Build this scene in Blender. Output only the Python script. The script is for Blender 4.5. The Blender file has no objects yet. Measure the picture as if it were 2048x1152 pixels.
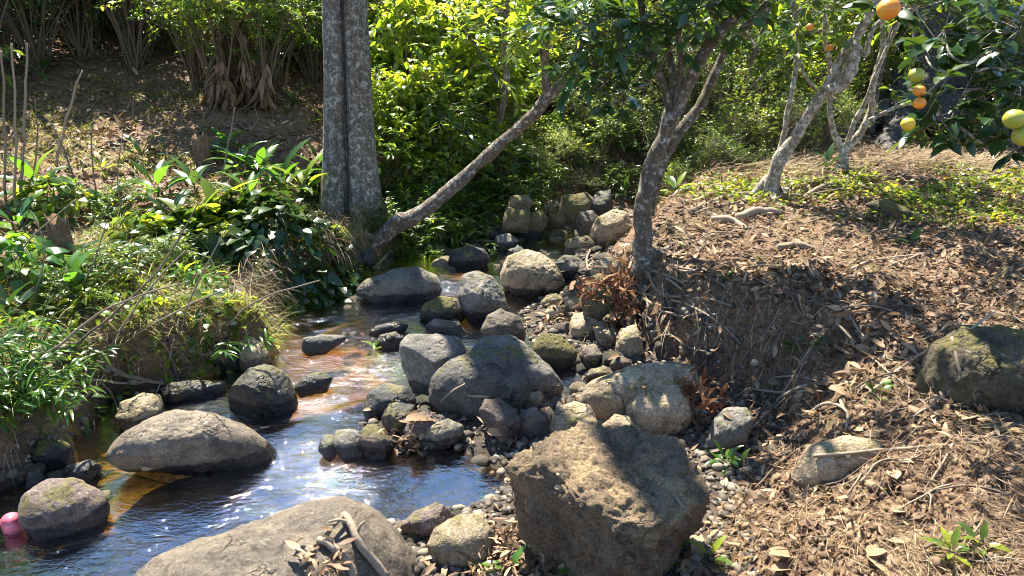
import bpy, math, random
import numpy as np
from mathutils import Vector
R = math.radians
SC = bpy.context.scene
COL = SC.collection
rng = np.random.default_rng(7)
random.seed(7)

# ------------------------------------------------------------------ camera, sky, sun, exposure
CAM_H, PITCH, FPX = 1.7, R(20.0), 1479.0
cd = bpy.data.cameras.new('camera'); cam = bpy.data.objects.new('camera', cd); COL.objects.link(cam)
cam.location = (0, 0, CAM_H); cam.rotation_euler = (R(90) - PITCH, 0, 0)
cd.sensor_width = 36; cd.lens = FPX / 2048 * 36; cd.clip_start = .05; cd.clip_end = 400
SC.camera = cam
SUN_AZ, SUN_EL = R(-22), R(58)
w_ = bpy.data.worlds.new('World'); SC.world = w_; w_.use_nodes = True
nt = w_.node_tree
sk = nt.nodes.new('ShaderNodeTexSky'); sk.sky_type = 'NISHITA'; sk.sun_disc = False
sk.sun_elevation = SUN_EL; sk.sun_rotation = SUN_AZ; sk.air_density = 1.0; sk.dust_density = .0; sk.ozone_density = 4.; sk.altitude = 1200
bg = nt.nodes['Background']; bg.inputs[1].default_value = .095
nt.links.new(sk.outputs[0], bg.inputs[0])
sd_ = bpy.data.lights.new('sun', 'SUN'); sun = bpy.data.objects.new('sun', sd_); COL.objects.link(sun)
sd_.energy = 5.0; sd_.angle = R(.55); sd_.color = (1, .93, .80)
SUNV = Vector((math.sin(SUN_AZ) * math.cos(SUN_EL), math.cos(SUN_AZ) * math.cos(SUN_EL), math.sin(SUN_EL)))
sun.rotation_euler = SUNV.to_track_quat('Z', 'Y').to_euler(); sun.location = (-10, 15, 20)
SC.view_settings.view_transform = 'Standard'; SC.view_settings.look = 'None'
SC.view_settings.gamma = 1; SC.view_settings.exposure = 2.0
SC.cycles.transparent_max_bounces = 12; SC.cycles.max_bounces = 8; SC.cycles.filter_width = 1.0; SC.render.filter_size = 1.0

# ------------------------------------------------------------------ numeric helpers
def hsh(i, j, k):
    n = (i * 374761393 + j * 668265263 + k * 2147483647 * 3 + 1274126177) & 0xffffffff
    n = ((n ^ (n >> 13)) * 1274126177) & 0xffffffff
    return ((n ^ (n >> 16)) & 0xffff) / 65535.0
def vnoise(p):
    p = np.asarray(p, float); f = np.floor(p); i = f.astype(np.int64); u = p - f; u = u * u * (3 - 2 * u)
    r = 0
    for a in (0, 1):
        for b in (0, 1):
            for c in (0, 1):
                w = (u[..., 0] if a else 1 - u[..., 0]) * (u[..., 1] if b else 1 - u[..., 1]) * (u[..., 2] if c else 1 - u[..., 2])
                r = r + w * hsh(i[..., 0] + a, i[..., 1] + b, i[..., 2] + c)
    return r * 2 - 1
def fbm(p, o=4, g=.5):
    s, a = 0, 1
    for k in range(o): s = s + a * vnoise(np.asarray(p) * 2 ** k + 17.3 * k); a *= g
    return s
def smooth(x, a, b):
    t = np.clip((x - a) / (b - a), 0, 1); return t * t * (3 - 2 * t)
CP, SP = math.cos(PITCH), math.sin(PITCH)
def ray(px, py):
    dx, dy = (px - 1024) / FPX, (576 - py) / FPX
    return np.array([dx, CP + dy * SP, -SP + dy * CP])
CAM = np.array([0, 0, CAM_H])
def PD(px, py, Y):                       # the point seen at a pixel, at ground distance Y
    d = ray(px, py); return CAM + d * (Y / d[1])
def PZ(px, py, z):
    d = ray(px, py); return CAM + d * ((z - CAM_H) / d[2])

# ------------------------------------------------------------------ lie of the land
def wl(Y):                               # water level
    Y = np.asarray(Y, float)
    return .010 * smooth(Y, 2.3, 3.3) + .02 * np.clip(Y - 3, 0, 2) + .05 * smooth(Y, 4.3, 4.7) + .03 * np.clip(Y - 5, 0, 2)
def PW(px, py):
    p = PZ(px, py, 0.)
    for _ in range(12): p = PZ(px, py, float(wl(p[1])))
    return p
LB = [PW(*q) for q in ((-320, 1010), (-60, 1000), (40, 960), (105, 905), (150, 850), (215, 800), (330, 775), (430, 745), (530, 705), (560, 650), (600, 595),
                       (690, 572), (740, 540), (790, 505), (860, 478), (950, 462), (1020, 452), (1085, 443), (1115, 432))]
RB = [PW(*q) for q in ((1190, 432), (1185, 468), (1140, 500), (1150, 560), (1090, 598), (1045, 622), (1062, 690), (1135, 715), (1185, 765), (1130, 800), (1060, 740),
                       (960, 740), (830, 800), (790, 840), (720, 850), (760, 900), (850, 905), (900, 880), (1010, 955), (1000, 992), (880, 1040), (760, 1050), (620, 1110), (200, 1290), (-600, 1500))]
POLY = np.array([p[:2] for p in LB + RB])
def polysd(x, y, P):
    x = np.asarray(x, float); y = np.asarray(y, float); d = np.full(x.shape, 1e9); ins = np.zeros(x.shape, bool)
    n = len(P)
    for i in range(n):
        a, b = P[i], P[(i + 1) % n]; e = b - a
        t = np.clip(((x - a[0]) * e[0] + (y - a[1]) * e[1]) / (e @ e + 1e-12), 0, 1)
        d = np.minimum(d, np.hypot(x - a[0] - t * e[0], y - a[1] - t * e[1]))
        if a[1] != b[1]:
            c = ((a[1] > y) != (b[1] > y)) & (x < (b[0] - a[0]) * (y - a[1]) / (b[1] - a[1]) + a[0]); ins ^= c
    return np.where(ins, -d, d)
LBA = np.array([p[:2] for p in LB])
_o = np.argsort(LBA[:, 1]); LY, LX = np.append(LBA[_o, 1], [6.5, 8.]), np.append(LBA[_o, 0], [1.4, 3.2])
RYX = np.array([(-2, .1), (1.0, .38), (1.6, .55), (2.2, .72), (2.7, 1.0), (2.95, 1.04), (3.2, .97), (3.46, .74), (3.87, .57), (4.5, .5), (5.1, .68), (5.6, .95), (6.2, 1.35), (6.5, 1.5), (8, 3.25)])
def height(x, y):
    sd = polysd(x, y, POLY)
    n1 = fbm(np.stack([x * 1.3, y * 1.3, 0 * x], -1), 4); n2 = fbm(np.stack([x * 7, y * 7, 0 * x + 5], -1), 3)
    h = np.where(sd < 0, np.maximum(sd * .9, -.11) + .02 * n2, np.minimum(sd * .45, .05) + .012 * n2)
    wv = wl(y)
    lx = np.interp(y, LY, LX); uL = lx - x + .05 * n2 + .09 * fbm(np.stack([x * 3.1, y * 3.1, 0 * x + 11], -1), 2)
    kL = smooth(uL, -.02, .12)
    hs = np.interp(y, [2.8, 3.3, 3.8, 5, 5.6, 6.2], [.32, .27, .16, .14, .12, .05])
    hl = hs * kL + (.37 - hs) * smooth(uL, .1, 1.1) * (1 - .7 * smooth(y, 5.5, 6.2) * smooth(x, -1., .3)) + .045 * np.clip(uL, 0, 8)
    rx = np.interp(y, RYX[:, 0], RYX[:, 1]); uR = x - rx + .05 * n2
    wr = np.interp(y, [1, 2.4, 2.9, 3.2, 3.8, 4.4, 5.5], [.7, .8, .5, .16, .16, .5, .6])
    topr = np.interp(y, [1, 2.2, 3.2, 4.0, 5.0, 6], [.34, .36, .42, .40, .40, .22])
    hr = topr * smooth(uR / wr, -.05, 1.0) + .035 * np.clip(uR, 0, 5)
    mound = .13 * np.exp(-((x - 2.7) ** 2 / .9 + (y - 5.5) ** 2 / .35))
    hill = .13 * np.clip(y - 5.2, 0, 5) + .25 * np.clip(y - 9, 0, 12)
    hill = np.where(x > 0, hill * np.interp(x, [0, 1.5, 4], [1, .75, .55]), hill * 1.0)
    hill = hill + .10 * np.clip(-x - 3.2, 0, 12)
    back = 0
    out = smooth(np.abs(uL) * 0 + uL, 0, .3) + smooth(uR, 0, .4)
    h = h + wv + np.where(uL > -.1, hl, 0) + np.where(uR > -.1, hr, 0) + mound + hill + back
    h = h + out * (.03 * n1 + .012 * n2)
    return h
def axis(a, b, s, lo, hi):
    v = list(np.arange(a, b, s)); st, x = s, b
    while x < hi: v.append(x); st *= 1.12; x += st
    v.append(hi); st, x, u = s, a, []
    while x > lo + s:
        st *= 1.12; x -= st; u.append(max(x, lo))
    return np.array(sorted(set(u + v)))
GX = axis(-3.2, 3.4, .028, -70, 70); GY = axis(.9, 7, .028, -20, 110)
GXX, GYY = np.meshgrid(GX, GY, indexing='ij')
GZ = height(GXX, GYY)
def ground(x, y):
    x = np.asarray(x, float); y = np.asarray(y, float)
    i = np.clip(np.searchsorted(GX, x) - 1, 0, len(GX) - 2); j = np.clip(np.searchsorted(GY, y) - 1, 0, len(GY) - 2)
    u = (x - GX[i]) / (GX[i + 1] - GX[i]); v = (y - GY[j]) / (GY[j + 1] - GY[j])
    return (GZ[i, j] * (1 - u) * (1 - v) + GZ[i + 1, j] * u * (1 - v) + GZ[i, j + 1] * (1 - u) * v + GZ[i + 1, j + 1] * u * v)
def gz(x, y): return float(ground(x, y))
def PG(px, py, up=0., water=False):      # where the ray through a pixel meets the ground
    d = ray(px, py); t = np.linspace(.8, 40, 6000); p = CAM + t[:, None] * d
    g = ground(p[:, 0], p[:, 1])
    if water: g = np.where(polysd(p[:, 0], p[:, 1], POLY) < .1, np.maximum(g, wl(p[:, 1])), g)
    k = np.argmax(p[:, 2] < g + up); return p[k]

# ------------------------------------------------------------------ mesh helpers
def tag(o, label=None, cat=None, group=None, kind=None):
    if label: o['label'] = label
    if cat: o['category'] = cat
    if group: o['group'] = group
    if kind: o['kind'] = kind
    return o
def mk(name, V, F, mat, parent=None, smooth_=True, attrs=None, loc=None):
    """V (n,3), F (m,3|4) array or list of such arrays"""
    V = np.asarray(V, float)
    if loc is not None: V = V - np.asarray(loc)
    Fs = F if isinstance(F, list) else [F]
    Fs = [np.asarray(f, np.int32) for f in Fs if len(f)]
    me = bpy.data.meshes.new(name); me.vertices.add(len(V)); me.vertices.foreach_set('co', V.astype(np.float32).ravel())
    tot = np.concatenate([np.full(len(f), f.shape[1], np.int32) for f in Fs]); idx = np.concatenate([f.ravel() for f in Fs])
    me.loops.add(len(idx)); me.loops.foreach_set('vertex_index', idx)
    me.polygons.add(len(tot)); st = np.concatenate([[0], np.cumsum(tot)[:-1]]).astype(np.int32)
    me.polygons.foreach_set('loop_start', st); me.polygons.foreach_set('loop_total', tot)
    me.polygons.foreach_set('use_smooth', np.full(len(tot), smooth_))
    for k, a in (attrs or {}).items():
        at = me.attributes.new(k, 'FLOAT', 'POINT'); at.data.foreach_set('value', np.asarray(a, np.float32))
    me.update(calc_edges=True); me.validate()
    if mat: me.materials.append(mat)
    o = bpy.data.objects.new(name, me); COL.objects.link(o)
    if parent: o.parent = parent
    if loc is not None: o.location = tuple(loc)
    return o
def empty(name, loc):
    o = bpy.data.objects.new(name, None); COL.objects.link(o); o.location = tuple(loc); o.empty_display_size = .1
    return o
def copy_tree(root):
    c = root.copy(); COL.objects.link(c)
    for ch in root.children:
        d = ch.copy(); COL.objects.link(d); d.parent = c
        for g in ch.children:
            e = g.copy(); COL.objects.link(e); e.parent = d
    return c
class Acc:
    def __init__(s): s.V, s.F, s.A, s.n = [], [], [], 0
    def add(s, V, F, a=None):
        if len(V) == 0: return
        s.V.append(V); s.F.append(np.asarray(F) + s.n); s.A.append(np.zeros(len(V)) if a is None else np.broadcast_to(a, (len(V),))); s.n += len(V)
    def build(s, name, mat, parent=None, loc=None, smooth_=True):
        F3 = [f for f in s.F if f.shape[1] == 3]; F4 = [f for f in s.F if f.shape[1] == 4]
        L = ([np.concatenate(F3)] if F3 else []) + ([np.concatenate(F4)] if F4 else [])
        return mk(name, np.concatenate(s.V), L, mat, parent, smooth_, {'rnd': np.concatenate(s.A)}, loc)
def resample(P, r, n):
    P = np.asarray(P, float); r = np.asarray(r, float)
    if len(P) == 2:
        t = np.linspace(0, 1, n)[:, None]; return P[0] * (1 - t) + P[1] * t, r[0] * (1 - t[:, 0]) + r[1] * t[:, 0]
    Q = np.vstack([2 * P[0] - P[1], P, 2 * P[-1] - P[-2]]); m = len(P) - 1
    u = np.linspace(0, m - 1e-6, n); i = u.astype(int); t = (u - i)[:, None]
    a, b, c, d = Q[i], Q[i + 1], Q[i + 2], Q[i + 3]
    S = .5 * (2 * b + (c - a) * t + (2 * a - 5 * b + 4 * c - d) * t ** 2 + (3 * b - a - 3 * c + d) * t ** 3)
    return S, np.interp(u, range(m + 1), r)
def tube(P, r, sides=8, n=None, wob=0., lump=0., seed=0):
    if np.isscalar(r): r = [r] * len(P)
    n = n or max(4, 5 * len(P)); S, rr = resample(P, r, n)
    if wob: S = S + wob * np.stack([vnoise(S * 9 + k * 31.7 + seed) for k in range(3)], -1) * rr[:, None] * 2
    T = np.gradient(S, axis=0); T /= np.linalg.norm(T, axis=1)[:, None] + 1e-9
    ref = np.array([0.31, .2, .93]) if abs(T[:, 2]).mean() < .8 else np.array([.1, 1, .1])
    A = np.cross(T, ref); A /= np.linalg.norm(A, axis=1)[:, None] + 1e-9; B = np.cross(T, A)
    th = np.arange(sides) / sides * 2 * np.pi
    V = S[:, None] + rr[:, None, None] * (np.cos(th)[None, :, None] * A[:, None] + np.sin(th)[None, :, None] * B[:, None])
    if lump:
        k = fbm(V.reshape(-1, 3) / max(rr.max(), .01) * .9 + seed, 3).reshape(n, sides)
        V = S[:, None] + (V - S[:, None]) * (1 + lump * k[..., None])
    i, j = np.meshgrid(range(n - 1), range(sides), indexing='ij'); i = i.ravel(); j = j.ravel(); k = (j + 1) % sides
    F = np.stack([i * sides + j, i * sides + k, (i + 1) * sides + k, (i + 1) * sides + j], 1)
    V = V.reshape(-1, 3); nv = len(V)
    V = np.vstack([V, S[0], S[-1]])
    jj = np.arange(sides); kk = (jj + 1) % sides
    c1 = np.stack([np.full(sides, nv), kk, jj, jj], 1); c2 = np.stack([np.full(sides, nv + 1), (n - 1) * sides + jj, (n - 1) * sides + kk, (n - 1) * sides + kk], 1)
    return V, F, c1[:, :3], c2[:, :3]
def addtube(acc, *a, **k):
    rv = k.pop('a', .5); V, F, c1, c2 = tube(*a, **k); b = acc.n
    acc.add(V, F, rv); acc.F.append(c1 + b); acc.F.append(c2 + b)
def unit(v): return v / (np.linalg.norm(v, axis=-1, keepdims=True) + 1e-9)
SHAPES = {
    'lance': lambda s: np.sin(np.pi * s ** .8) ** .85,
    'ovate': lambda s: np.sin(np.pi * s ** .62) ** .75,
    'heart': lambda s: np.where(s < .12, .55, 1) * np.clip(1.06 - s, 0, 1) ** .62 * np.clip(s * 9, .0, 1) ,
    'blade': lambda s: np.clip(1 - s, 0, 1) ** .7 * np.clip(s * 8 + .35, 0, 1),
    'round': lambda s: np.sin(np.pi * s) ** .5,
}
def leaves(acc, P, D, N, L, Wd, shape='lance', K=3, fold=.25, curl=.25, rnd=None, wav=0.):
    n = len(P); D = unit(D); B = unit(np.cross(D, N)); N = np.cross(B, D)
    L = np.broadcast_to(L, (n,)); Wd = np.broadcast_to(Wd, (n,)); curl = np.broadcast_to(curl, (n,))
    s = np.linspace(0, 1, K + 1); wf = SHAPES[shape](s); wf[-1] = 0 if shape != 'blade' else .0
    rows = []
    ph = rng.random(n) * 6
    for a, (sv, wv) in enumerate(zip(s, wf)):
        base = P + D * (L * (sv - .25 * np.abs(curl) * sv * sv))[:, None] - N * (L * curl * sv * sv)[:, None]
        hw = Wd * wv * .5
        up = (fold * hw)
        wz = wav * Wd * np.sin(ph + sv * 9)
        rows += [base - B * hw[:, None] + N * (up + wz)[:, None], base, base + B * hw[:, None] + N * (up - wz)[:, None]]
    V = np.stack(rows, 1).reshape(-1, 3); m = 3 * (K + 1)
    f = []
    for a in range(K):
        o = 3 * a; f += [(o, o + 1, o + 4, o + 3), (o + 1, o + 2, o + 5, o + 4)]
    F = (np.arange(n)[:, None, None] * m + np.array(f)[None]).reshape(-1, 4)
    rnd = rng.random(n) if rnd is None else rnd
    acc.add(V, F, np.repeat(rnd, m))
def rdir(n): return unit(rng.normal(size=(n, 3)))

# ------------------------------------------------------------------ materials
def newmat(name):
    m = bpy.data.materials.new(name); m.use_nodes = True; t = m.node_tree; t.nodes.clear()
    out = t.nodes.new('ShaderNodeOutputMaterial')
    class G: pass
    g = G(); g.m, g.t, g.out = m, t, out
    def node(ty, **kw):
        n = t.nodes.new('ShaderNode' + ty)
        for k, v in kw.items():
            if k.startswith('i_'):
                key = k[2:]; key = int(key) if key.isdigit() else key.replace('_', ' ')
                if hasattr(v, 'links') or isinstance(v, bpy.types.NodeSocket): t.links.new(v, n.inputs[key])
                else: n.inputs[key].default_value = v
            else: setattr(n, k, v)
        return n
    g.n = node; g.l = lambda a, b: t.links.new(a, b)
    def noise(vec, sc, det=5, ro=.55, dist=0.):
        n = node('TexNoise', i_Scale=sc, i_Detail=det, i_Roughness=ro, i_Distortion=dist)
        if vec is not None: g.l(vec, n.inputs['Vector'])
        return n.outputs['Fac']
    def ramp(fac, stops, interp='LINEAR'):
        r = node('ValToRGB'); r.color_ramp.interpolation = interp; e = r.color_ramp.elements
        while len(e) > 1: e.remove(e[-1])
        e[0].position = stops[0][0]; e[0].color = c4(stops[0][1])
        for p, c in stops[1:]: q = e.new(p); q.color = c4(c)
        g.l(fac, r.inputs[0]); return r.outputs[0]
    def mix(f, a, b, mode='MIX'):
        n = node('Mix', data_type='RGBA', blend_type=mode)
        for s, v in ((0, f), (6, a), (7, b)):
            if isinstance(v, bpy.types.NodeSocket): g.l(v, n.inputs[s])
            else: n.inputs[s].default_value = v if s == 0 else c4(v)
        return n.outputs[2]
    def math_(op, a, b=0., clamp=False):
        n = node('Math', operation=op, use_clamp=clamp)
        for s, v in ((0, a), (1, b)):
            if isinstance(v, bpy.types.NodeSocket): g.l(v, n.inputs[s])
            else: n.inputs[s].default_value = v
        return n.outputs[0]
    def bump(h, st=.3, dist=.01, nrm=None):
        n = node('Bump', i_Strength=st, i_Distance=dist); g.l(h, n.inputs['Height'])
        if nrm is not None: g.l(nrm, n.inputs['Normal'])
        return n.outputs[0]
    g.noise, g.ramp, g.mix, g.math, g.bump = noise, ramp, mix, math_, bump
    return g
def c4(c):
    if isinstance(c, (int, float)): c = (c, c, c)
    return (c[0], c[1], c[2], 1)
def leafmat(name, stops, rough=.38, trans=.45, tcol=1.6, spec=.5, yellow=1.):
    g = newmat(name); a = g.n('Attribute', attribute_name='rnd'); oi = g.n('ObjectInfo')
    col = g.ramp(a.outputs['Fac'], stops)
    hv = g.n('HueSaturation', i_Color=col); g.l(g.math('ADD', g.math('MULTIPLY', oi.outputs['Random'], .5), .75), hv.inputs['Value'])
    col = hv.outputs[0]
    tc = g.n('TexCoord'); nz = g.noise(tc.outputs['Object'], 60, 3)
    col = g.mix(g.math('MULTIPLY', nz, .5), col, g.mix(1., col, (.65, .7, .6), 'MULTIPLY'))
    pb = g.n('BsdfPrincipled', i_Roughness=rough); g.l(col, pb.inputs['Base Color']); pb.inputs['Specular IOR Level'].default_value = spec
    tr = g.n('BsdfTranslucent'); g.l(g.mix(1., col, (tcol * 1.4, tcol * 1.15, tcol * .45 * yellow), 'MULTIPLY'), tr.inputs[0])
    mx = g.n('MixShader', i_0=trans); g.l(pb.outputs[0], mx.inputs[1]); g.l(tr.outputs[0], mx.inputs[2]); g.l(mx.outputs[0], g.out.inputs[0])
    return g.m
def rockmat(name, c1, c2, c3, speck=.5, moss=0., rough=.8, pit=.5, crack=.4):
    g = newmat(name); tc = g.n('TexCoord'); oi = g.n('ObjectInfo')
    off = g.n('VectorMath', operation='ADD'); g.l(tc.outputs['Object'], off.inputs[0])
    sc = g.n('VectorMath', operation='SCALE', i_Scale=23.); cx = g.n('CombineXYZ'); g.l(oi.outputs['Random'], cx.inputs[0]); g.l(oi.outputs['Random'], cx.inputs[2]); g.l(cx.outputs[0], sc.inputs[0]); g.l(sc.outputs[0], off.inputs[1])
    v = off.outputs[0]
    base = g.ramp(g.noise(v, 6, 8, .65, .6), [(.3, c1), (.5, c2), (.72, c3)])
    sp = g.noise(v, 110, 3, .8)
    base = g.mix(speck, base, g.ramp(sp, [(.32, .2), (.5, 1.), (.66, 1.9)]), 'MULTIPLY')
    bl = g.noise(v, 13, 9, .8)
    base = g.mix(g.ramp(bl, [(.50, 0.), (.60, .8)]), base, g.mix(1., base, (.42, .40, .38), 'MULTIPLY'))
    lm = g.math('MULTIPLY', g.ramp(g.noise(v, 45, 4, .7, .5), [(.58, 0.), (.62, 1.)]), g.ramp(g.noise(v, 5, 3), [(.48, 0.), (.58, .55)]))
    base = g.mix(lm, base, g.mix(.5, g.mix(1., base, (1.7, 1.7, 1.65), 'MULTIPLY'), (.36, .36, .31)))
    fine = g.noise(v, 300, 2, .7); base = g.mix(.5, base, g.ramp(fine, [(.35, .35), (.5, 1.), (.65, 1.6)]), 'MULTIPLY')
    hue = g.n('HueSaturation', i_Color=base); g.l(g.math('ADD', g.math('MULTIPLY', oi.outputs['Random'], .45), .8), hue.inputs['Value']); base = hue.outputs[0]
    if moss:
        geo = g.n('NewGeometry'); sx = g.n('SeparateXYZ'); g.l(geo.outputs['Normal'], sx.inputs[0])
        mf = g.ramp(g.math('ADD', g.noise(v, 9, 8, .72), g.math('MULTIPLY', sx.outputs[2], .12)), [(.62 - moss * .2, 0.), (.70 - moss * .2, 1.)])
        base = g.mix(g.math('MULTIPLY', mf, .8), base, g.ramp(g.noise(v, 90, 4), [(.3, (.035, .038, .008)), (.7, (.17, .14, .025))]))
    vo = g.n('TexVoronoi', feature='DISTANCE_TO_EDGE', i_Scale=2.1); wv = g.n('VectorMath', operation='ADD'); g.l(v, wv.inputs[0])
    nn = g.n('TexNoise', i_Scale=7., i_Detail=4.); g.l(v, nn.inputs['Vector']); s2 = g.n('VectorMath', operation='SCALE', i_Scale=.4); g.l(nn.outputs['Color'], s2.inputs[0]); g.l(s2.outputs[0], wv.inputs[1]); g.l(wv.outputs[0], vo.inputs['Vector'])
    cr = g.ramp(vo.outputs['Distance'], [(0, 0.), (.015, 1.)])
    crk = g.math('MULTIPLY', g.math('SUBTRACT', 1., cr), g.ramp(g.noise(v, 4, 2), [(.50, 0.), (.60, min(1, crack * 1.6))]))
    base = g.mix(crk, base, (.02, .018, .015))
    wet = g.n('Attribute', attribute_name='rnd').outputs['Fac']
    wetn = g.math('ADD', wet, g.math('MULTIPLY', g.math('SUBTRACT', g.noise(v, 25, 4), .5), .7)); wetf = g.ramp(wetn, [(.4, 0.), (.6, 1.)])
    base = g.mix(wetf, base, g.mix(1., base, (.22, .22, .23), 'MULTIPLY'))
    pb = g.n('BsdfPrincipled'); g.l(base, pb.inputs['Base Color'])
    g.l(g.ramp(wetf, [(0, rough), (1, .22)]), pb.inputs['Roughness'])
    h = g.math('ADD', g.math('MULTIPLY', sp, .25 * pit), g.math('MULTIPLY', g.noise(v, 40, 6, .7), pit))
    vp = g.n('TexVoronoi', i_Scale=28.); g.l(v, vp.inputs['Vector'])
    h = g.math('ADD', h, g.math('MULTIPLY', g.ramp(vp.outputs['Distance'], [(.0, 0.), (.3, 1.)]), .5 * pit))
    h = g.math('SUBTRACT', h, g.math('MULTIPLY', crk, 1.6))
    b1 = g.bump(h, 1., .022); g.l(b1, pb.inputs['Normal']); g.l(pb.outputs[0], g.out.inputs[0])
    return g.m
def barkmat(name, c1, c2, lich, amt=.5, zs=.25, rough=.9, moss=None):
    g = newmat(name); tc = g.n('TexCoord'); mp = g.n('Mapping'); g.l(tc.outputs['Object'], mp.inputs[0]); mp.inputs['Scale'].default_value = (1, 1, zs)
    v = tc.outputs['Object']; b = g.ramp(g.noise(mp.outputs[0], 30, 8, .7), [(.3, c1), (.7, c2)])
    l1 = g.noise(v, 26, 9, .8, .4); lf = g.ramp(l1, [(.60 - amt * .16, 0.), (.63 - amt * .16, 1.)])
    lf2 = g.ramp(g.noise(v, 70, 3, .6), [(.56, 0.), (.6, .8)])
    b = g.mix(lf, b, g.ramp(g.noise(v, 50, 4), [(.3, tuple(x * .55 for x in lich)), (.6, lich)]))
    b = g.mix(g.math('MULTIPLY', lf2, amt), b, lich)
    if moss: b = g.mix(g.ramp(g.noise(v, 9, 6, .7), [(.52, 0.), (.62, .8)]), b, moss)
    pb = g.n('BsdfPrincipled', i_Roughness=rough); g.l(b, pb.inputs['Base Color'])
    h = g.math('ADD', g.noise(mp.outputs[0], 38, 8, .75), g.math('MULTIPLY', l1, .6))
    g.l(g.bump(h, 1., .02), pb.inputs['Normal']); g.l(pb.outputs[0], g.out.inputs[0]); return g.m
def plain(name, stops, rough=.8, sc=40, bump=.4, attr=True, spec=.3, trans=0.):
    g = newmat(name); tc = g.n('TexCoord'); nz = g.noise(tc.outputs['Object'], sc, 5, .65)
    if attr:
        a = g.n('Attribute', attribute_name='rnd'); f = g.math('ADD', g.math('MULTIPLY', a.outputs['Fac'], .75), g.math('MULTIPLY', nz, .25))
    else: f = nz
    pb = g.n('BsdfPrincipled', i_Roughness=rough); pb.inputs['Specular IOR Level'].default_value = spec
    c = g.ramp(f, stops); g.l(c, pb.inputs['Base Color']); g.l(g.bump(nz, bump, .004), pb.inputs['Normal'])
    if trans:
        tr = g.n('BsdfTranslucent'); g.l(c, tr.inputs[0]); mx = g.n('MixShader', i_0=trans); g.l(pb.outputs[0], mx.inputs[1]); g.l(tr.outputs[0], mx.inputs[2]); g.l(mx.outputs[0], g.out.inputs[0])
    else: g.l(pb.outputs[0], g.out.inputs[0])
    return g.m
M = {}
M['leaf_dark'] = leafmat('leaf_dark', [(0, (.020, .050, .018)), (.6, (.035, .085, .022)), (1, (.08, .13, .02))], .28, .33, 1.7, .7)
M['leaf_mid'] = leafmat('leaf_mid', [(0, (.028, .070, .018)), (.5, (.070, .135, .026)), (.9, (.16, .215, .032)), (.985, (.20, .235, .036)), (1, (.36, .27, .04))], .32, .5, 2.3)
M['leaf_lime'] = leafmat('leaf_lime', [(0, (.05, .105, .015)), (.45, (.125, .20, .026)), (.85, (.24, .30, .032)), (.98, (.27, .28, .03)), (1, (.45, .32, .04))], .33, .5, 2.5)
M['leaf_blade'] = leafmat('leaf_blade', [(0, (.03, .09, .018)), (.7, (.06, .15, .022)), (1, (.15, .22, .03))], .25, .45, 2.6, .7)
M['grass'] = leafmat('grass', [(0, (.06, .12, .02)), (.5, (.16, .22, .03)), (.8, (.32, .30, .09)), (1, (.46, .36, .18))], .5, .45, 1.5)
M['litter'] = plain('dry_leaf', [(0, (.04, .024, .015)), (.25, (.12, .072, .04)), (.55, (.235, .145, .075)), (.85, (.40, .28, .165)), (1, (.58, .46, .32))], .62, 60, .3, trans=.18, spec=.4)
M['straw'] = plain('straw', [(0, (.05, .032, .02)), (.5, (.20, .13, .07)), (1, (.44, .34, .20))], .7, 60, .3)
M['twig'] = plain('twig_bark', [(0, (.05, .037, .027)), (.5, (.15, .11, .075)), (1, (.36, .29, .21))], .8, 50, .5)
M['rust'] = plain('rusty_leaf', [(0, (.05, .02, .01)), (.5, (.17, .07, .03)), (1, (.36, .2, .1))], .7, 60, .3, trans=.2)
# ------------------------------------------------------------------ ground, stream bed and water
def build_ground():
    ni, nj = GXX.shape
    V = np.stack([GXX, GYY, GZ], -1).reshape(-1, 3)
    i, j = np.meshgrid(range(ni - 1), range(nj - 1), indexing='ij'); i = i.ravel(); j = j.ravel()
    F = np.stack([i * nj + j, (i + 1) * nj + j, (i + 1) * nj + j + 1, i * nj + j + 1], 1)
    sd = polysd(V[:, 0], V[:, 1], POLY)
    rel = V[:, 2] - wl(V[:, 1]); gold = np.zeros(len(V))
    for px, py, r in ((640, 605, .28), (590, 660, .22), (620, 720, .3), (700, 740, .2), (660, 690, .25), (820, 655, .15), (870, 495, .25), (600, 760, .2), (190, 890, .16), (400, 770, .15), (250, 975, .16), (1100, 640, .15), (930, 520, .2), (560, 700, .2), (1110, 470, .2)):
        q = PW(px, py); gold = np.maximum(gold, np.exp(-((V[:, 0] - q[0]) ** 2 + (V[:, 1] - q[1]) ** 2) / r ** 2))
    o = mk('ground', V, F, ground_mat(), attrs={'bed': (1 - smooth(sd, -.03, .05)) * (1 - smooth(rel, .0, .04)), 'rel': np.clip(rel, -1, 1), 'gold': gold}); tag(o, kind='structure')
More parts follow.
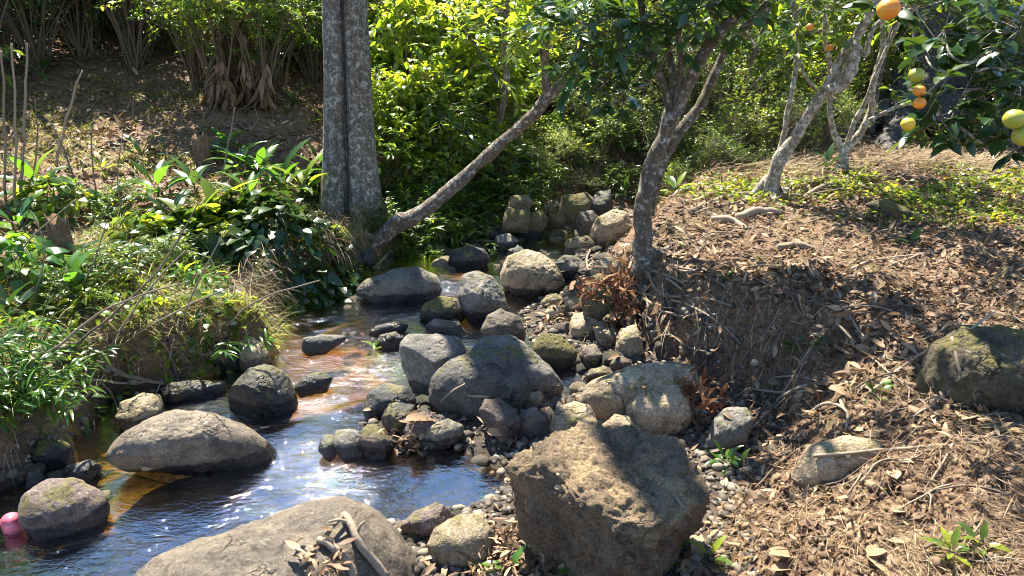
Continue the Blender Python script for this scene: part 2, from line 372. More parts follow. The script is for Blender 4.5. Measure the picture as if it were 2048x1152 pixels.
def ground_mat():
    g = newmat('soil'); geo = g.n('NewGeometry'); v = geo.outputs['Position']
    bed = g.n('Attribute', attribute_name='bed').outputs['Fac']; rel = g.n('Attribute', attribute_name='rel').outputs['Fac']
    n1 = g.noise(v, 5, 8, .7); n2 = g.noise(v, 45, 6, .75); n3 = g.noise(v, 1.2, 4)
    soil = g.ramp(n2, [(.28, (.045, .026, .016)), (.5, (.16, .095, .055)), (.68, (.33, .21, .12))])
    soil = g.mix(g.ramp(n1, [(.4, 0.), (.65, .7)]), soil, g.ramp(n2, [(.3, (.10, .045, .02)), (.7, (.27, .17, .095))]))
    moss = g.math('MULTIPLY', g.ramp(g.noise(v, 3.5, 7, .75), [(.53, 0.), (.6, .55)]), g.ramp(rel, [(.15, 0.), (.3, 1.)]))
    soil = g.mix(moss, soil, g.ramp(n2, [(.3, (.04, .055, .015)), (.7, (.14, .17, .04))]))
    damp = g.ramp(g.math('ADD', rel, g.math('MULTIPLY', n1, .1)), [(.06, 1.), (.2, 0.)])
    soil = g.mix(damp, soil, g.ramp(n2, [(.3, (.014, .012, .010)), (.7, (.06, .048, .035))]))
    vo = g.n('TexVoronoi', i_Scale=38.); g.l(v, vo.inputs['Vector'])
    peb = g.ramp(vo.outputs['Color'], [(.2, (.05, .035, .015)), (.5, (.22, .12, .03)), (.8, (.36, .21, .06))])
    sand = g.ramp(g.noise(v, 2.6, 5, .6), [(.40, (.72, .36, .055)), (.52, (.58, .38, .06)), (.62, (.30, .25, .04)), (.68, (.05, .05, .02))])
    sand = g.mix(.3, sand, peb); gl = g.n('Attribute', attribute_name='gold').outputs['Fac']
    gf = g.ramp(g.math('ADD', gl, g.math('MULTIPLY', g.math('SUBTRACT', g.noise(v, 4, 6, .7), .5), .9)), [(.32, 0.), (.55, 1.)])
    sand = g.mix(gf, g.mix(1., peb, (.16, .17, .15), 'MULTIPLY'), sand)
    c = g.mix(bed, soil, sand)
    pb = g.n('BsdfPrincipled', i_Roughness=.9); g.l(c, pb.inputs['Base Color']); g.l(g.ramp(damp, [(0, .95), (1, .4)]), pb.inputs['Roughness'])
    g.l(g.bump(g.math('ADD', n2, n1), .8, .03), pb.inputs['Normal']); g.l(pb.outputs[0], g.out.inputs[0]); return g.m
build_ground()

def water_mat():
    g = newmat('stream_water'); geo = g.n('NewGeometry')
    mp = g.n('Mapping'); g.l(geo.outputs['Position'], mp.inputs[0]); mp.inputs['Rotation'].default_value = (0, 0, R(28)); mp.inputs['Scale'].default_value = (1, 2.3, 1)
    v = mp.outputs[0]
    calm = g.n('Attribute', attribute_name='calm').outputs['Fac']; foam = g.n('Attribute', attribute_name='foam').outputs['Fac']
    h = g.math('ADD', g.math('MULTIPLY', g.noise(v, 16, 3, .6, .8), 1.), g.math('MULTIPLY', g.noise(v, 52, 2, .5, .5), .22))
    st = g.math('SUBTRACT', g.math('SUBTRACT', 1., g.math('MULTIPLY', calm, .72)), g.math('MULTIPLY', foam, .45))
    bp = g.n('Bump', i_Distance=.0085); g.l(h, bp.inputs['Height']); g.l(g.math('MULTIPLY', st, .62), bp.inputs['Strength'])
    fr = g.n('Fresnel', i_IOR=1.34); g.l(bp.outputs[0], fr.inputs['Normal'])
    gl = g.n('BsdfGlossy', i_Roughness=.02); g.l(bp.outputs[0], gl.inputs['Normal'])
    tr = g.n('BsdfTransparent'); tr.inputs[0].default_value = (.80, .68, .44, 1)
    mx = g.n('MixShader'); g.l(g.math('ADD', g.math('MULTIPLY', fr.outputs[0], 3.2), .26, True), mx.inputs[0]); g.l(tr.outputs[0], mx.inputs[1]); g.l(gl.outputs[0], mx.inputs[2])
    fm = g.n('BsdfDiffuse'); fm.inputs[0].default_value = (.20, .215, .23, 1)
    ff = g.math('MULTIPLY', g.ramp(g.math('ADD', g.math('MULTIPLY', g.noise(v, 60, 6, .8, 1.), .8), g.math('MULTIPLY', foam, .19)), [(.68, 0.), (.80, 1.)]), g.math('MULTIPLY', foam, .8, True), True)
    m2 = g.n('MixShader'); g.l(ff, m2.inputs[0]); g.l(mx.outputs[0], m2.inputs[1]); g.l(fm.outputs[0], m2.inputs[2]); g.l(m2.outputs[0], g.out.inputs[0])
    return g.m
def build_water():
    xs = np.arange(-3.4, 1.2, .018); ys = np.arange(1.0, 6.3, .018)
    X, Y = np.meshgrid(xs, ys, indexing='ij'); sd = polysd(X, Y, POLY)
    q = np.stack([X * .9 + Y * .5, (Y * .9 - X * .5) * 2, 0 * X], -1)
    foam = np.zeros(X.shape)
    for (px, py, r) in ((705, 820, .10), (655, 853, .07), (610, 855, .1), (700, 810, .13), (560, 845, .08), (720, 650, .10), (980, 492, .13), (1120, 490, .15), (1010, 470, .12), (640, 655, .1)):
        p = PW(px, py); foam = np.maximum(foam, np.exp(-((X - p[0]) ** 2 + (Y - p[1]) ** 2) / r ** 2))
    c = PW(900, 960); calm = np.exp(-((X - c[0]) ** 2 / .35 ** 2 + (Y - c[1]) ** 2 / .3 ** 2))
    c = PW(560, 960); calm = np.maximum(calm, .35 * np.exp(-((X - c[0]) ** 2 / .5 ** 2 + (Y - c[1]) ** 2 / .3 ** 2)))
    amp = (.0022 + .0025 * foam) * (1 - .8 * calm)
    Z = wl(Y) + amp * fbm(q * 9, 3)
    ni, nj = X.shape; V = np.stack([X, Y, Z], -1).reshape(-1, 3)
    i, j = np.meshgrid(range(ni - 1), range(nj - 1), indexing='ij'); i = i.ravel(); j = j.ravel()
    keep = (sd[i, j] < .07); i, j = i[keep], j[keep]
    F = np.stack([i * nj + j, (i + 1) * nj + j, (i + 1) * nj + j + 1, i * nj + j + 1], 1)
    u, inv = np.unique(F, return_inverse=True); F = inv.reshape(F.shape)
    tag(mk('stream_water', V[u], F, water_mat(), attrs={'foam': foam.ravel()[u], 'calm': calm.ravel()[u]}), kind='structure')
build_water()

# ------------------------------------------------------------------ rocks
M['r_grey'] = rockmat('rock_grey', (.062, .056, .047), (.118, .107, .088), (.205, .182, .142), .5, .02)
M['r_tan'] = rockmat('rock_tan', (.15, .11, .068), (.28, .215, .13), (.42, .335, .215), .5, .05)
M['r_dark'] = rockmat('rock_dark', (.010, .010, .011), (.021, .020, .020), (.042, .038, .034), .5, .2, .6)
M['r_smooth'] = rockmat('rock_smooth', (.052, .040, .028), (.098, .076, .052), (.175, .135, .088), .5, 0., .75, .3, .1)
M['r_brown'] = rockmat('rock_brown', (.085, .06, .038), (.21, .145, .08), (.40, .28, .14), .55, 0., .85, 1.1, .2)
M['r_purple'] = rockmat('rock_purple', (.06, .042, .036), (.105, .076, .064), (.17, .125, .10), .5, .1)
M['r_moss'] = rockmat('rock_moss', (.055, .045, .026), (.11, .09, .05), (.20, .16, .085), .5, .45, .9, .7)
M['r_moss_shaded'] = rockmat('rock_moss_shaded', (.03, .025, .016), (.065, .052, .03), (.13, .10, .05), .5, .45, .9, .8)  # mossy rock darkened: tree shade on the right-edge boulder is painted into the colour
_ico = {}
def ico(sub):
    if sub not in _ico:
        import bmesh
        bm = bmesh.new(); bmesh.ops.create_icosphere(bm, subdivisions=sub, radius=1)
        _ico[sub] = (np.array([v.co[:] for v in bm.verts]), np.array([[v.index for v in f.verts] for f in bm.faces])); bm.free()
    return _ico[sub]
def rock(poly, mat, label, name='boulder', cat='boulder', depth=.85, seed=0, ang=0., lump=.05, sub=5, base=None, on=None, group=None, planes=(), sink=1.5, rough=1.):
    """poly: the outline as seen; it stands where its lowest outline point meets the ground, with its own depth behind and before the outline plane"""
    P = np.array(poly, float)
    if len(P) == 2:                       # a box: rounded outline with some irregularity
        (x0, y0), (x1, y1) = P; r2 = random.Random(seed + int(x0)); cx, cy = (x0 + x1) / 2, (y0 + y1) / 2
        P = np.array([(cx + (x1 - x0) / 2 * math.cos(a) * r2.uniform(.88, 1.06), cy + (y1 - y0) / 2 * math.sin(a) * r2.uniform(.88, 1.06)) for a in np.arange(9) / 9 * 6.283 + r2.random()])
    b = P[np.argmax(P[:, 1])]; c = np.array([(P[:, 0].min() + P[:, 0].max()) / 2, (P[:, 1].min() + P[:, 1].max()) / 2])
    if base is None:
        Bp = PG(b[0], b[1] - 2, water=True)
    else: Bp = PZ(b[0], b[1], base)
    dc = ray(*c); dcn = dc / np.linalg.norm(dc); C = CAM + dc * (((Bp - CAM) @ dcn) / (dc @ dcn))
    Rt = unit(np.cross(dcn, [0, 0, 1.])); Up = np.cross(Rt, dcn)
    t = np.linalg.norm(C - CAM); ru = []
    Q = P - c; q3 = []
    for p in P:
        d = ray(*p); X = CAM + d * (((C - CAM) @ dcn) / (d @ dcn)) - C; q3.append((X @ Rt, X @ Up))
    q3 = np.array(q3)
    th = np.linspace(-np.pi, np.pi, 181)[:-1]; rad = np.zeros(180)
    for k, a in enumerate(th):            # radial profile of the outline
        dv = np.array([math.cos(a), math.sin(a)]); best = 0
        for i in range(len(q3)):
            p, e = q3[i], q3[(i + 1) % len(q3)] - q3[i]; den = dv[0] * e[1] - dv[1] * e[0]
            if abs(den) < 1e-12: continue
            tt = (p[0] * e[1] - p[1] * e[0]) / den; s = (p[0] * dv[1] - p[1] * dv[0]) / den
            if tt > 0 and -1e-6 <= s <= 1 + 1e-6: best = max(best, tt)
        rad[k] = best
    kk = np.exp(-np.linspace(-2, 2, 9 if ang < .4 else 5) ** 2); kk /= kk.sum(); h_ = len(kk) // 2
    rad = np.convolve(np.concatenate([rad[-h_:], rad, rad[:h_]]), kk, 'valid')
    V, F = ico(sub); V = V.copy(); S = float(np.sqrt(max(rad.mean(), 1e-4) ** 2))
    a = np.arctan2(V[:, 1], V[:, 0]); rr = np.interp(a, np.append(th, np.pi), np.append(rad, rad[0]))
    L = np.hypot(V[:, 0], V[:, 1]); 
    X = V[:, 0] * rr; Y = V[:, 1] * rr; W = V[:, 2] * S * depth
    loc = np.stack([X, Y, W], 1) / S                     # unit-ish
    r3 = np.random.default_rng(seed + 11)
    pl = list(planes)
    sf = .65 * smooth(loc @ unit(np.array([0, .6, .8])) , .68, .8); dd = loc @ unit(np.array([0, .6, .8])) - .70; loc = loc - (np.maximum(dd, 0) * .62)[:, None] * unit(np.array([0, .6, .8]))
    for k in range(int(ang * 8)):
        n = unit(r3.normal(size=3) * [1, 1, .7] + [0, .2, .9]); pl.append((*n, r3.uniform(.62, .85)))
    for k in range(int(ang * 5)):
        n = unit(r3.normal(size=3)); pl.append((*n, r3.uniform(.8, 1.0)))
    for (nx, ny, nz_, d) in pl:
        n = unit(np.array([nx, ny, nz_])); dd = loc @ n - d * (1 if depth > .6 else .9); loc = loc - np.where(dd > 0, dd * .93, 0)[:, None] * n
    nrm = unit(loc)
    off = seed * 3.7
    dsp = lump * fbm(loc * 1.6 + off, 2) + lump * .5 * fbm(loc * 5 + off, 3) + .014 * rough * (1 + 2 * ang) * fbm(loc * 14 + off, 3, .6)
    loc = loc + nrm * dsp[:, None]
    wp = C + S * (loc[:, :1] * Rt + loc[:, 1:2] * Up + loc[:, 2:] * (-dcn))
    zc = C[2]; low = wp[:, 2] < zc; wp[low, 2] = zc + (wp[low, 2] - zc) * sink
    wet = 1 - smooth(wp[:, 2] - wl(wp[:, 1]), .01, .12)
    if polysd(np.array([C[0]]), np.array([C[1]]), POLY)[0] > .12: wet = wet * 0
    o = mk(name, wp, F, M[mat], attrs={'rnd': wet}, loc=C)
    tag(o, label, cat, group); return o
def pts(s): return [tuple(float(q) for q in p.split(',')) for p in s.split()]
ROCKS = [
 ('230,1200 300,1118 400,1080 500,1042 560,1022 620,1006 690,995 740,1010 790,1060 830,1110 855,1170 800,1300 500,1340 260,1280', 'r_smooth', 'huge smooth brown boulder in the near left foreground, driftwood lying on its top', dict(base=-.12, sub=6, depth=.9, lump=.04)),
 ('1030,960 1062,905 1110,872 1190,850 1240,862 1330,858 1372,892 1402,950 1424,1000 1425,1080 1410,1152 1330,1200 1150,1200 1060,1110 1022,1010', 'r_brown', 'largest angular brown boulder, pitted and mossy, in the near foreground right of the pool', dict(base=.06, sub=6, ang=.25, depth=.8, planes=((-.62, -.5, .6, .56), (.12, .62, .78, .58), (.7, .25, .6, .78), (.1, -.75, .65, .70)), lump=.11, rough=2.)),
 ('206,918 228,880 290,838 350,820 430,828 490,850 545,878 562,900 530,922 440,932 330,930 240,932', 'r_smooth', 'long low smooth brown boulder lying in the water at left', dict(sub=6, lump=.035)),
 ('33,1038 45,995 90,958 150,955 200,980 222,1010 205,1048 150,1068 80,1078 45,1062', 'r_purple', 'round purplish boulder with a dark wet base, alone at the lower left', dict(sub=5)),
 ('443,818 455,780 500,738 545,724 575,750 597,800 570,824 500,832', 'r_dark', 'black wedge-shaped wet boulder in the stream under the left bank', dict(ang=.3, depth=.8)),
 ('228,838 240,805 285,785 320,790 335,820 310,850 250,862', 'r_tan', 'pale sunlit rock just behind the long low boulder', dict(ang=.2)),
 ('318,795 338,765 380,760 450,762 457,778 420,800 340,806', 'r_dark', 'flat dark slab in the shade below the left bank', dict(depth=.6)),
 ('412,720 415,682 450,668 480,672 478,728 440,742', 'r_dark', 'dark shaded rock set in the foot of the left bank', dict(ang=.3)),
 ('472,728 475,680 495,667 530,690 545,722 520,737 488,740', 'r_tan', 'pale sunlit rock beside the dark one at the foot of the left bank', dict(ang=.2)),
 ('708,582 728,560 788,538 832,533 872,550 888,572 872,592 800,602 740,600', 'r_grey', 'low rounded grey boulder with a shadow stripe, below the foot of the leaning log', dict(depth=.7)),
 ('893,528 900,500 940,490 970,500 980,520 960,534 910,536', 'r_dark', 'dark wet rock in the water in front of the bank shrubs', dict()),
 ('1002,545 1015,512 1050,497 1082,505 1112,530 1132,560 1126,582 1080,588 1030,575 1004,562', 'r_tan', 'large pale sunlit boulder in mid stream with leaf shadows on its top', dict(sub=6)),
 ('913,590 924,552 952,540 985,553 1010,590 1020,615 990,632 955,642 925,620', 'r_grey', 'grey angular boulder standing on end in mid stream', dict(ang=.3)),
 ('838,632 850,605 880,592 920,598 937,620 920,640 870,643', 'r_moss', 'mossy rock leaning against the upright grey boulder', dict()),
 ('848,652 870,638 925,645 939,660 920,674 855,670', 'r_grey', 'flat grey slab below the mossy rock', dict(depth=.5, ang=.3)),
 ('960,660 975,630 1002,617 1035,630 1052,660 1046,684 990,686', 'r_smooth', 'rounded brown rock just behind the pair of humped grey boulders', dict()),
 ('798,690 815,670 860,666 922,675 935,705 900,745 862,784 825,768 804,732', 'r_grey', 'dark grey boulder with a mossy wet left side beside the humped boulders', dict(lump=.04, planes=((-.6, -.4, .7, .62),))),
 ('905,712 930,682 980,667 1032,674 1062,698 1110,740 1130,762 1112,778 1060,792 1000,790 920,762', 'r_grey', 'rear one of the two big humped grey boulders in the middle', dict(sub=6, lump=.06, ang=.15)),
 ('858,792 864,752 900,720 960,697 1012,698 1047,725 1067,762 1052,797 1000,817 930,822 880,814', 'r_grey', 'front one of the two big humped grey boulders in the middle, cracked', dict(sub=6, lump=.03, depth=.7)),
 ('1060,700 1085,665 1122,670 1152,700 1160,722 1120,733 1080,722', 'r_moss', 'dark mossy rounded rock right of the humped boulders', dict()),
 ('1133,657 1140,628 1167,624 1207,640 1207,657 1170,673 1140,674', 'r_tan', 'pale blocky stone near the roots below the tree', dict(ang=.5)),
 ('1183,655 1205,650 1240,660 1243,682 1215,692 1185,684', 'r_tan', 'yellowish stone between the pale blocky one and the upright one', dict(ang=.5)),
 ('1230,692 1237,655 1270,649 1294,690 1297,710 1260,714 1238,707', 'r_tan', 'tan stone standing on end against the cut bank', dict(ang=.5)),
 ('1158,712 1166,692 1190,688 1207,710 1202,733 1170,737', 'r_smooth', 'egg-sized brown stone below the yellowish stone', dict(ang=.2)),
 ('1218,730 1228,715 1245,712 1263,724 1258,737 1232,740', 'r_smooth', 'small round brown cobble above the wide pale boulder', dict(sub=4)),
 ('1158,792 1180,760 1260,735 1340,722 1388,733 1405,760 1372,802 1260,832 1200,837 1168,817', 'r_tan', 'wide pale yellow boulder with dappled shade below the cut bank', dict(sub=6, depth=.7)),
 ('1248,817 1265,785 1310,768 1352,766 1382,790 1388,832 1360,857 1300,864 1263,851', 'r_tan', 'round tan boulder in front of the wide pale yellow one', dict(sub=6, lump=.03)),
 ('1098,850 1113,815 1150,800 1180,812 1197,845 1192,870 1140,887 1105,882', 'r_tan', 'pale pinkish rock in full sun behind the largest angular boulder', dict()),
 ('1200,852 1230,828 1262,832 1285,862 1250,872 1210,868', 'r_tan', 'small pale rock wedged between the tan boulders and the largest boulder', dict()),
 ('952,832 970,800 1000,796 1030,820 1067,876 1052,884 1000,877 962,862', 'r_purple', 'dark brown pointed rock amid the gravel between the pools', dict(ang=.6)),
 ('1033,850 1040,820 1070,814 1094,840 1088,868 1050,872', 'r_purple', 'small brown rock right of the dark pointed one', dict(ang=.3)),
 ('724,822 735,785 775,765 815,774 833,800 820,832 760,840 730,837', 'r_dark', 'wet bluish-grey boulder beside the rapid', dict()),
 ('758,850 765,812 790,805 828,808 834,850 800,868 765,866', 'r_dark', 'dark blocky wet stone in front of the wet bluish boulder', dict(ang=.6)),
 ('800,868 815,835 850,821 892,832 880,862 840,880', 'r_purple', 'pinkish brown slab with a curled dry leaf at its edge', dict(ang=.3)),
 ('832,882 850,852 895,836 926,850 928,872 890,892 845,894', 'r_grey', 'grey slab lying at the rim of the small pool', dict(ang=.3)),
 ('908,825 925,790 955,784 978,800 968,830 925,836', 'r_grey', 'grey stone with a yellow leaf on it below the front humped boulder', dict(ang=.5)),
 ('713,882 725,850 750,847 787,880 783,912 740,920', 'r_purple', 'reddish grey rock between the rapid and the small pool', dict(ang=.4)),
 ('662,890 672,862 705,857 732,880 730,912 690,918', 'r_grey', 'rounded streaked grey rock at the tongue of the rapid', dict(ang=.1)),
 ('636,900 645,868 668,864 674,900 660,922', 'r_dark', 'small black rock poking out of the stream by the rapid', dict(ang=.4)),
 ('796,1052 830,1022 880,1000 922,1004 932,1032 900,1068 840,1074', 'r_purple', 'dark brown rock at the near edge of the small pool', dict(ang=.4)),
 ('850,1092 868,1055 920,1029 966,1027 988,1060 983,1112 940,1137 880,1127', 'r_tan', 'rounded tan rock between the foreground boulder and the largest boulder', dict(base=.03)),
 ('1023,955 1043,915 1080,896 1112,898 1105,962 1050,987 1028,977', 'r_smooth', 'low brown rock tucked against the left of the largest boulder', dict()),
 ('1408,882 1425,840 1450,815 1492,814 1508,840 1494,882 1440,902', 'r_grey', 'dark grey rock in the bank slope above the seedlings', dict(ang=.2)),
 ('1578,942 1618,890 1690,870 1762,880 1778,922 1722,952 1640,967', 'r_tan', 'tan rock half buried in the straw on the right bank', dict(ang=.2, depth=.6)),
 ('1838,745 1858,690 1928,655 2000,650 2085,668 2115,740 2085,802 1960,812 1860,792', 'r_moss_shaded', 'large mossy boulder at the right edge of the picture, tree shade painted into its colour', dict(sub=6, lump=.06)),
 ('1728,407 1765,396 1802,410 1834,430 1812,441 1758,439', 'r_moss', 'low flat mossy rock in the ground cover at the upper right', dict(depth=.6)),
 ('1115,428 1125,392 1170,384 1198,400 1184,432 1140,440', 'r_moss', 'large rounded rock at the head of the stream', dict(base=.25)),
 ('1172,435 1190,385 1222,378 1228,422 1202,443', 'r_dark', 'dark shaded rock right of the one at the head of the stream', dict(base=.25)),
 ('1150,450 1158,424 1185,421 1203,440 1195,463 1162,467', 'r_smooth', 'roundish rock at the top end of the stream in front of the large one', dict(base=.2)),
 ('1176,468 1195,435 1225,418 1256,425 1272,458 1242,480 1195,480', 'r_tan', 'pale humped rock close behind the foot of the orange tree', dict(base=.2)),
 ('1088,426 1094,402 1112,398 1124,414 1118,427', 'r_moss', 'small square rock left of the large rock at the stream head', dict(base=.27)),
 ('1092,448 1098,428 1128,425 1138,440 1130,450', 'r_moss', 'low brown rock under the small square one at the stream head', dict(base=.22)),
 ('985,490 992,470 1020,466 1042,484 1030,500 1000,502', 'r_grey', 'white-topped wet rock in the far riffle', dict()),
 ('602,698 606,676 640,669 692,671 692,682 650,702 615,708', 'r_grey', 'white-topped dark rock alone in the golden shallows', dict(depth=.5)),
 ('585,778 610,750 642,742 668,755 652,778 600,790', 'r_dark', 'low dark rock barely above the water beside the black wedge', dict(depth=.6)),
 ('735,668 750,652 790,643 820,650 808,664 760,672', 'r_dark', 'low bluish stone awash in the stream below the low grey boulder', dict(depth=.5)),
 ('748,690 760,670 790,663 812,675 800,695 765,698', 'r_purple', 'purplish stone left of the dark grey boulder', dict(depth=.7)),
 ('58,920 74,880 120,874 147,895 142,930 80,940', 'r_dark', 'shaded mossy rock below the bamboo grass on the left', dict()),
 ('50,975 55,945 78,938 92,955 84,978', 'r_grey', 'grey pebble rock behind the purplish boulder', dict(sub=4)),
 ('128,958 140,930 180,918 208,935 200,962 160,968', 'r_grey', 'flat wet grey rock behind the purplish boulder, next to the sparkling shallows', dict(ang=.3)),
 ('88,965 96,945 125,938 140,955 130,972', 'r_purple', 'small brown rock between two grey ones behind the purplish boulder', dict(sub=4)),
 ('1160,600 1165,560 1200,545 1232,560 1240,600 1200,625 1170,618', 'r_moss', 'mossy rock under the fallen twigs at the bank corner below the tree', dict(base=.2)),
 ('1180,545 1190,520 1225,512 1250,530 1245,556 1205,562', 'r_tan', 'pale rock under the roots left of the orange tree', dict(base=.24)),
 ('1100,548 1108,525 1140,518 1160,533 1150,552 1115,556', 'r_grey', 'shaded flat rock behind the large pale mid-stream boulder', dict()),
 ('1125,500 1135,478 1175,470 1195,486 1180,508 1140,512', 'r_tan', 'long pale rock in the riffle above the mid-stream boulder', dict(depth=.6)),
 ('1125,617 1135,595 1160,592 1180,606 1172,624 1140,628', 'r_tan', 'small rough pale rock right of the blue channel', dict(ang=.4)),
 ('1080,607 1092,590 1112,587 1128,598 1120,610 1095,614', 'r_tan', 'flat white stone at the edge of the narrow blue channel', dict(sub=4)),
 ('1088,625 1098,612 1118,610 1132,622 1125,636 1100,638', 'r_tan', 'yellow round stone below the flat white stone', dict(sub=4)),
 ('918,770 930,745 958,742 968,765 950,782', 'r_grey', 'small grey stone leaning on the front humped boulder', dict(sub=4, base=.12)),
 ('1045,805 1052,782 1078,776 1098,790 1095,808 1060,812', 'r_tan', 'knobbly pale stone right of the front humped boulder', dict(sub=4, ang=.4)),
 ('1165,756 1180,738 1210,732 1222,748 1205,762', 'r_tan', 'flat pale stone by the little blue side pool', dict(sub=4)),
 ('700,520 712,500 735,492 752,505 745,530 715,536', 'r_dark', 'dark stone under the foot of the leaning log', dict(sub=4)),
 ('1010,515 1018,498 1040,492 1052,500 1040,520', 'r_dark', 'small dark stone behind the large pale mid-stream boulder', dict(sub=4)),
 ('965,480 975,455 1000,448 1012,462 1003,484', 'r_grey', 'pale shaded rock under the shrub at the far riffle', dict(sub=4)),
 ('870,470 880,445 920,438 940,455 930,475', 'r_moss', 'mossy rock in the bank below the middle of the leaning log', dict(sub=4)), ('935,465 945,430 985,425 1000,450 985,470', 'r_moss', 'shaded rock under the shrub overhanging the far riffle', dict(sub=4)), ('1000,455 1012,415 1050,410 1068,435 1055,455', 'r_moss', 'tall shaded rock in the bank behind the far riffle', dict(sub=4, base=.24)),
 ('1055,452 1062,425 1085,418 1098,440 1085,455', 'r_moss', 'small mossy rock between the tall shaded one and the square one', dict(sub=4, base=.24)), ('1010,418 1022,392 1055,388 1068,405 1055,420', 'r_moss', 'brown rock on top of the tall shaded rock', dict(sub=4, base=.36)),
 ('1035,468 1048,448 1075,446 1090,460 1075,474 1045,476', 'r_grey', 'white wet rock in the middle of the far riffle', dict(sub=4)),
]
for k, (pp, mt, lab, kw) in enumerate(ROCKS): rock(pts(pp), mt, lab, seed=k, name='boulder' if k < 50 else 'rock', cat='boulder' if k < 50 else 'rock', **kw)

# countable small stones on the gravel, then the gravel itself
SPOTS = []
def small_stones():
    zones = [((1130, 560), (1300, 740), 46, 8, 20), ((840, 790), (1110, 880), 46, 7, 17), ((940, 880), (1050, 1010), 34, 6, 15), ((1050, 770), (1200, 830), 26, 6, 14),
             ((0, 930), (210, 1000), 34, 7, 16), ((690, 900), (860, 925), 10, 6, 12), ((980, 440), (1200, 530), 34, 5, 14), ((780, 1040), (1040, 1140), 22, 7, 16), ((640, 590), (720, 680), 8, 5, 12),
             ((1210, 700), (1420, 760), 18, 6, 15), ((1000, 590), (1130, 660), 14, 5, 11), ((860, 445), (1210, 560), 46, 12, 26), ((1120, 560), (1300, 735), 36, 14, 28), ((830, 800), (1100, 880), 16, 12, 24), ((1050, 760), (1200, 830), 12, 12, 22), ((690, 860), (860, 920), 8, 12, 22), ((830, 620), (1090, 700), 14, 10, 22)]
    r2 = random.Random(4); protos = []
    mats = ['r_grey', 'r_tan', 'r_purple', 'r_smooth', 'r_dark', 'r_tan']
    for k in range(9):
        V, F = ico(3); V = V.copy(); sc = np.array([r2.uniform(.8, 1.2), r2.uniform(.7, 1.), r2.uniform(.5, .75)])
        V = V * sc
        for q in range(5):
            n = unit(np.array([r2.gauss(0, 1) for _ in range(3)])); dd = V @ n - r2.uniform(.55, .8); V -= np.where(dd > 0, dd * .85, 0)[:, None] * n
        V += unit(V) * (.12 * fbm(V * 1.7 + k * 5, 3))[:, None]
        for mt in set(mats):
            me = mk('stone', V, F, M[mt], attrs={'rnd': np.zeros(len(V))}); protos.append((mt, me.data)); bpy.data.objects.remove(me)
    names = ['gravel bar under the roots', 'shaded gravel below the humped boulders', 'dark gravel beside the small pool', 'gravel near the little blue side pool', 'gravel behind the purplish boulder', 'leaf jam at the pool',
             'far riffle', 'gravel between the two foreground boulders', 'golden shallows', 'foot of the cut bank', 'edge of the narrow blue channel', 'far riffle', 'gravel bar under the roots', 'shaded gravel below the humped boulders', 'gravel near the little blue side pool', 'leaf jam at the pool', 'stones around the flat grey slab']
    todo = []
    for zi, ((x0, y0), (x1, y1), n, s0, s1) in enumerate(zones):
        for k in range(n): todo.append((r2.uniform(s0, s1) * r2.choice((.6, .8, 1, 1.2)), r2.uniform(x0, x1), r2.uniform(y0, y1), zi))
    todo.sort(reverse=True)
    for sp, px, py, zi in todo[:288]:
        p = PG(px, py, water=True); s = sp / FPX * np.linalg.norm(p - CAM)
        mt, me = r2.choice(protos)
        o = bpy.data.objects.new('stone', me); COL.objects.link(o); o.location = (p[0], p[1], max(gz(p[0], p[1]), float(wl(p[1])) - .02 if polysd(p[:1], p[1:2], POLY)[0] < 0 else -9) + s * .12); o.scale = (s, s, s)
        o.rotation_euler = (r2.uniform(-.3, .3), r2.uniform(-.3, .3), r2.uniform(0, 6.3))
        tag(o, 'small loose stone on the ' + names[zi], 'stone', 'small stones on the ' + names[zi])
small_stones()
def gravel():
    acc = Acc(); V0, F0 = ico(1)
    n = 7500
    x = rng.uniform(-2.4, 1.3, n * 6); y = rng.uniform(1.5, 6.2, n * 6) ; sd = polysd(x, y, POLY)
    lx = np.interp(y, LY, LX); rx = np.interp(y, RYX[:, 0], RYX[:, 1])
    ok = (sd > -.06) & (x > lx - .06) & (x < rx + .15) & (rng.random(len(x)) < 1.9 / y); x, y = x[ok][:n], y[ok][:n]
    s = rng.uniform(.006, .02, len(x)) * rng.choice([.6, 1, 1, 1.5], len(x)); z = ground(x, y) + s * .2
    sc = rng.uniform(.6, 1.2, (len(x), 1, 3)) * [1, 1, .7]
    j = 1 + .18 * rng.normal(size=(len(x), len(V0), 1))
    V = V0[None] * sc * j * s[:, None, None] + np.stack([x, y, z], 1)[:, None]
    F = (np.arange(len(x))[:, None, None] * len(V0) + F0[None]).reshape(-1, 3)
    acc.add(V.reshape(-1, 3), F, np.repeat(rng.random(len(x)), len(V0)))
    acc_m = plain('gravel_mat', [(0, (.02, .018, .016)), (.4, (.09, .075, .06)), (.75, (.21, .175, .13)), (1, (.42, .36, .27))], .75, 60, .5)
    tag(acc.build('gravel', acc_m), kind='stuff', label='fine gravel and pebbles along the water', cat='gravel')
gravel()
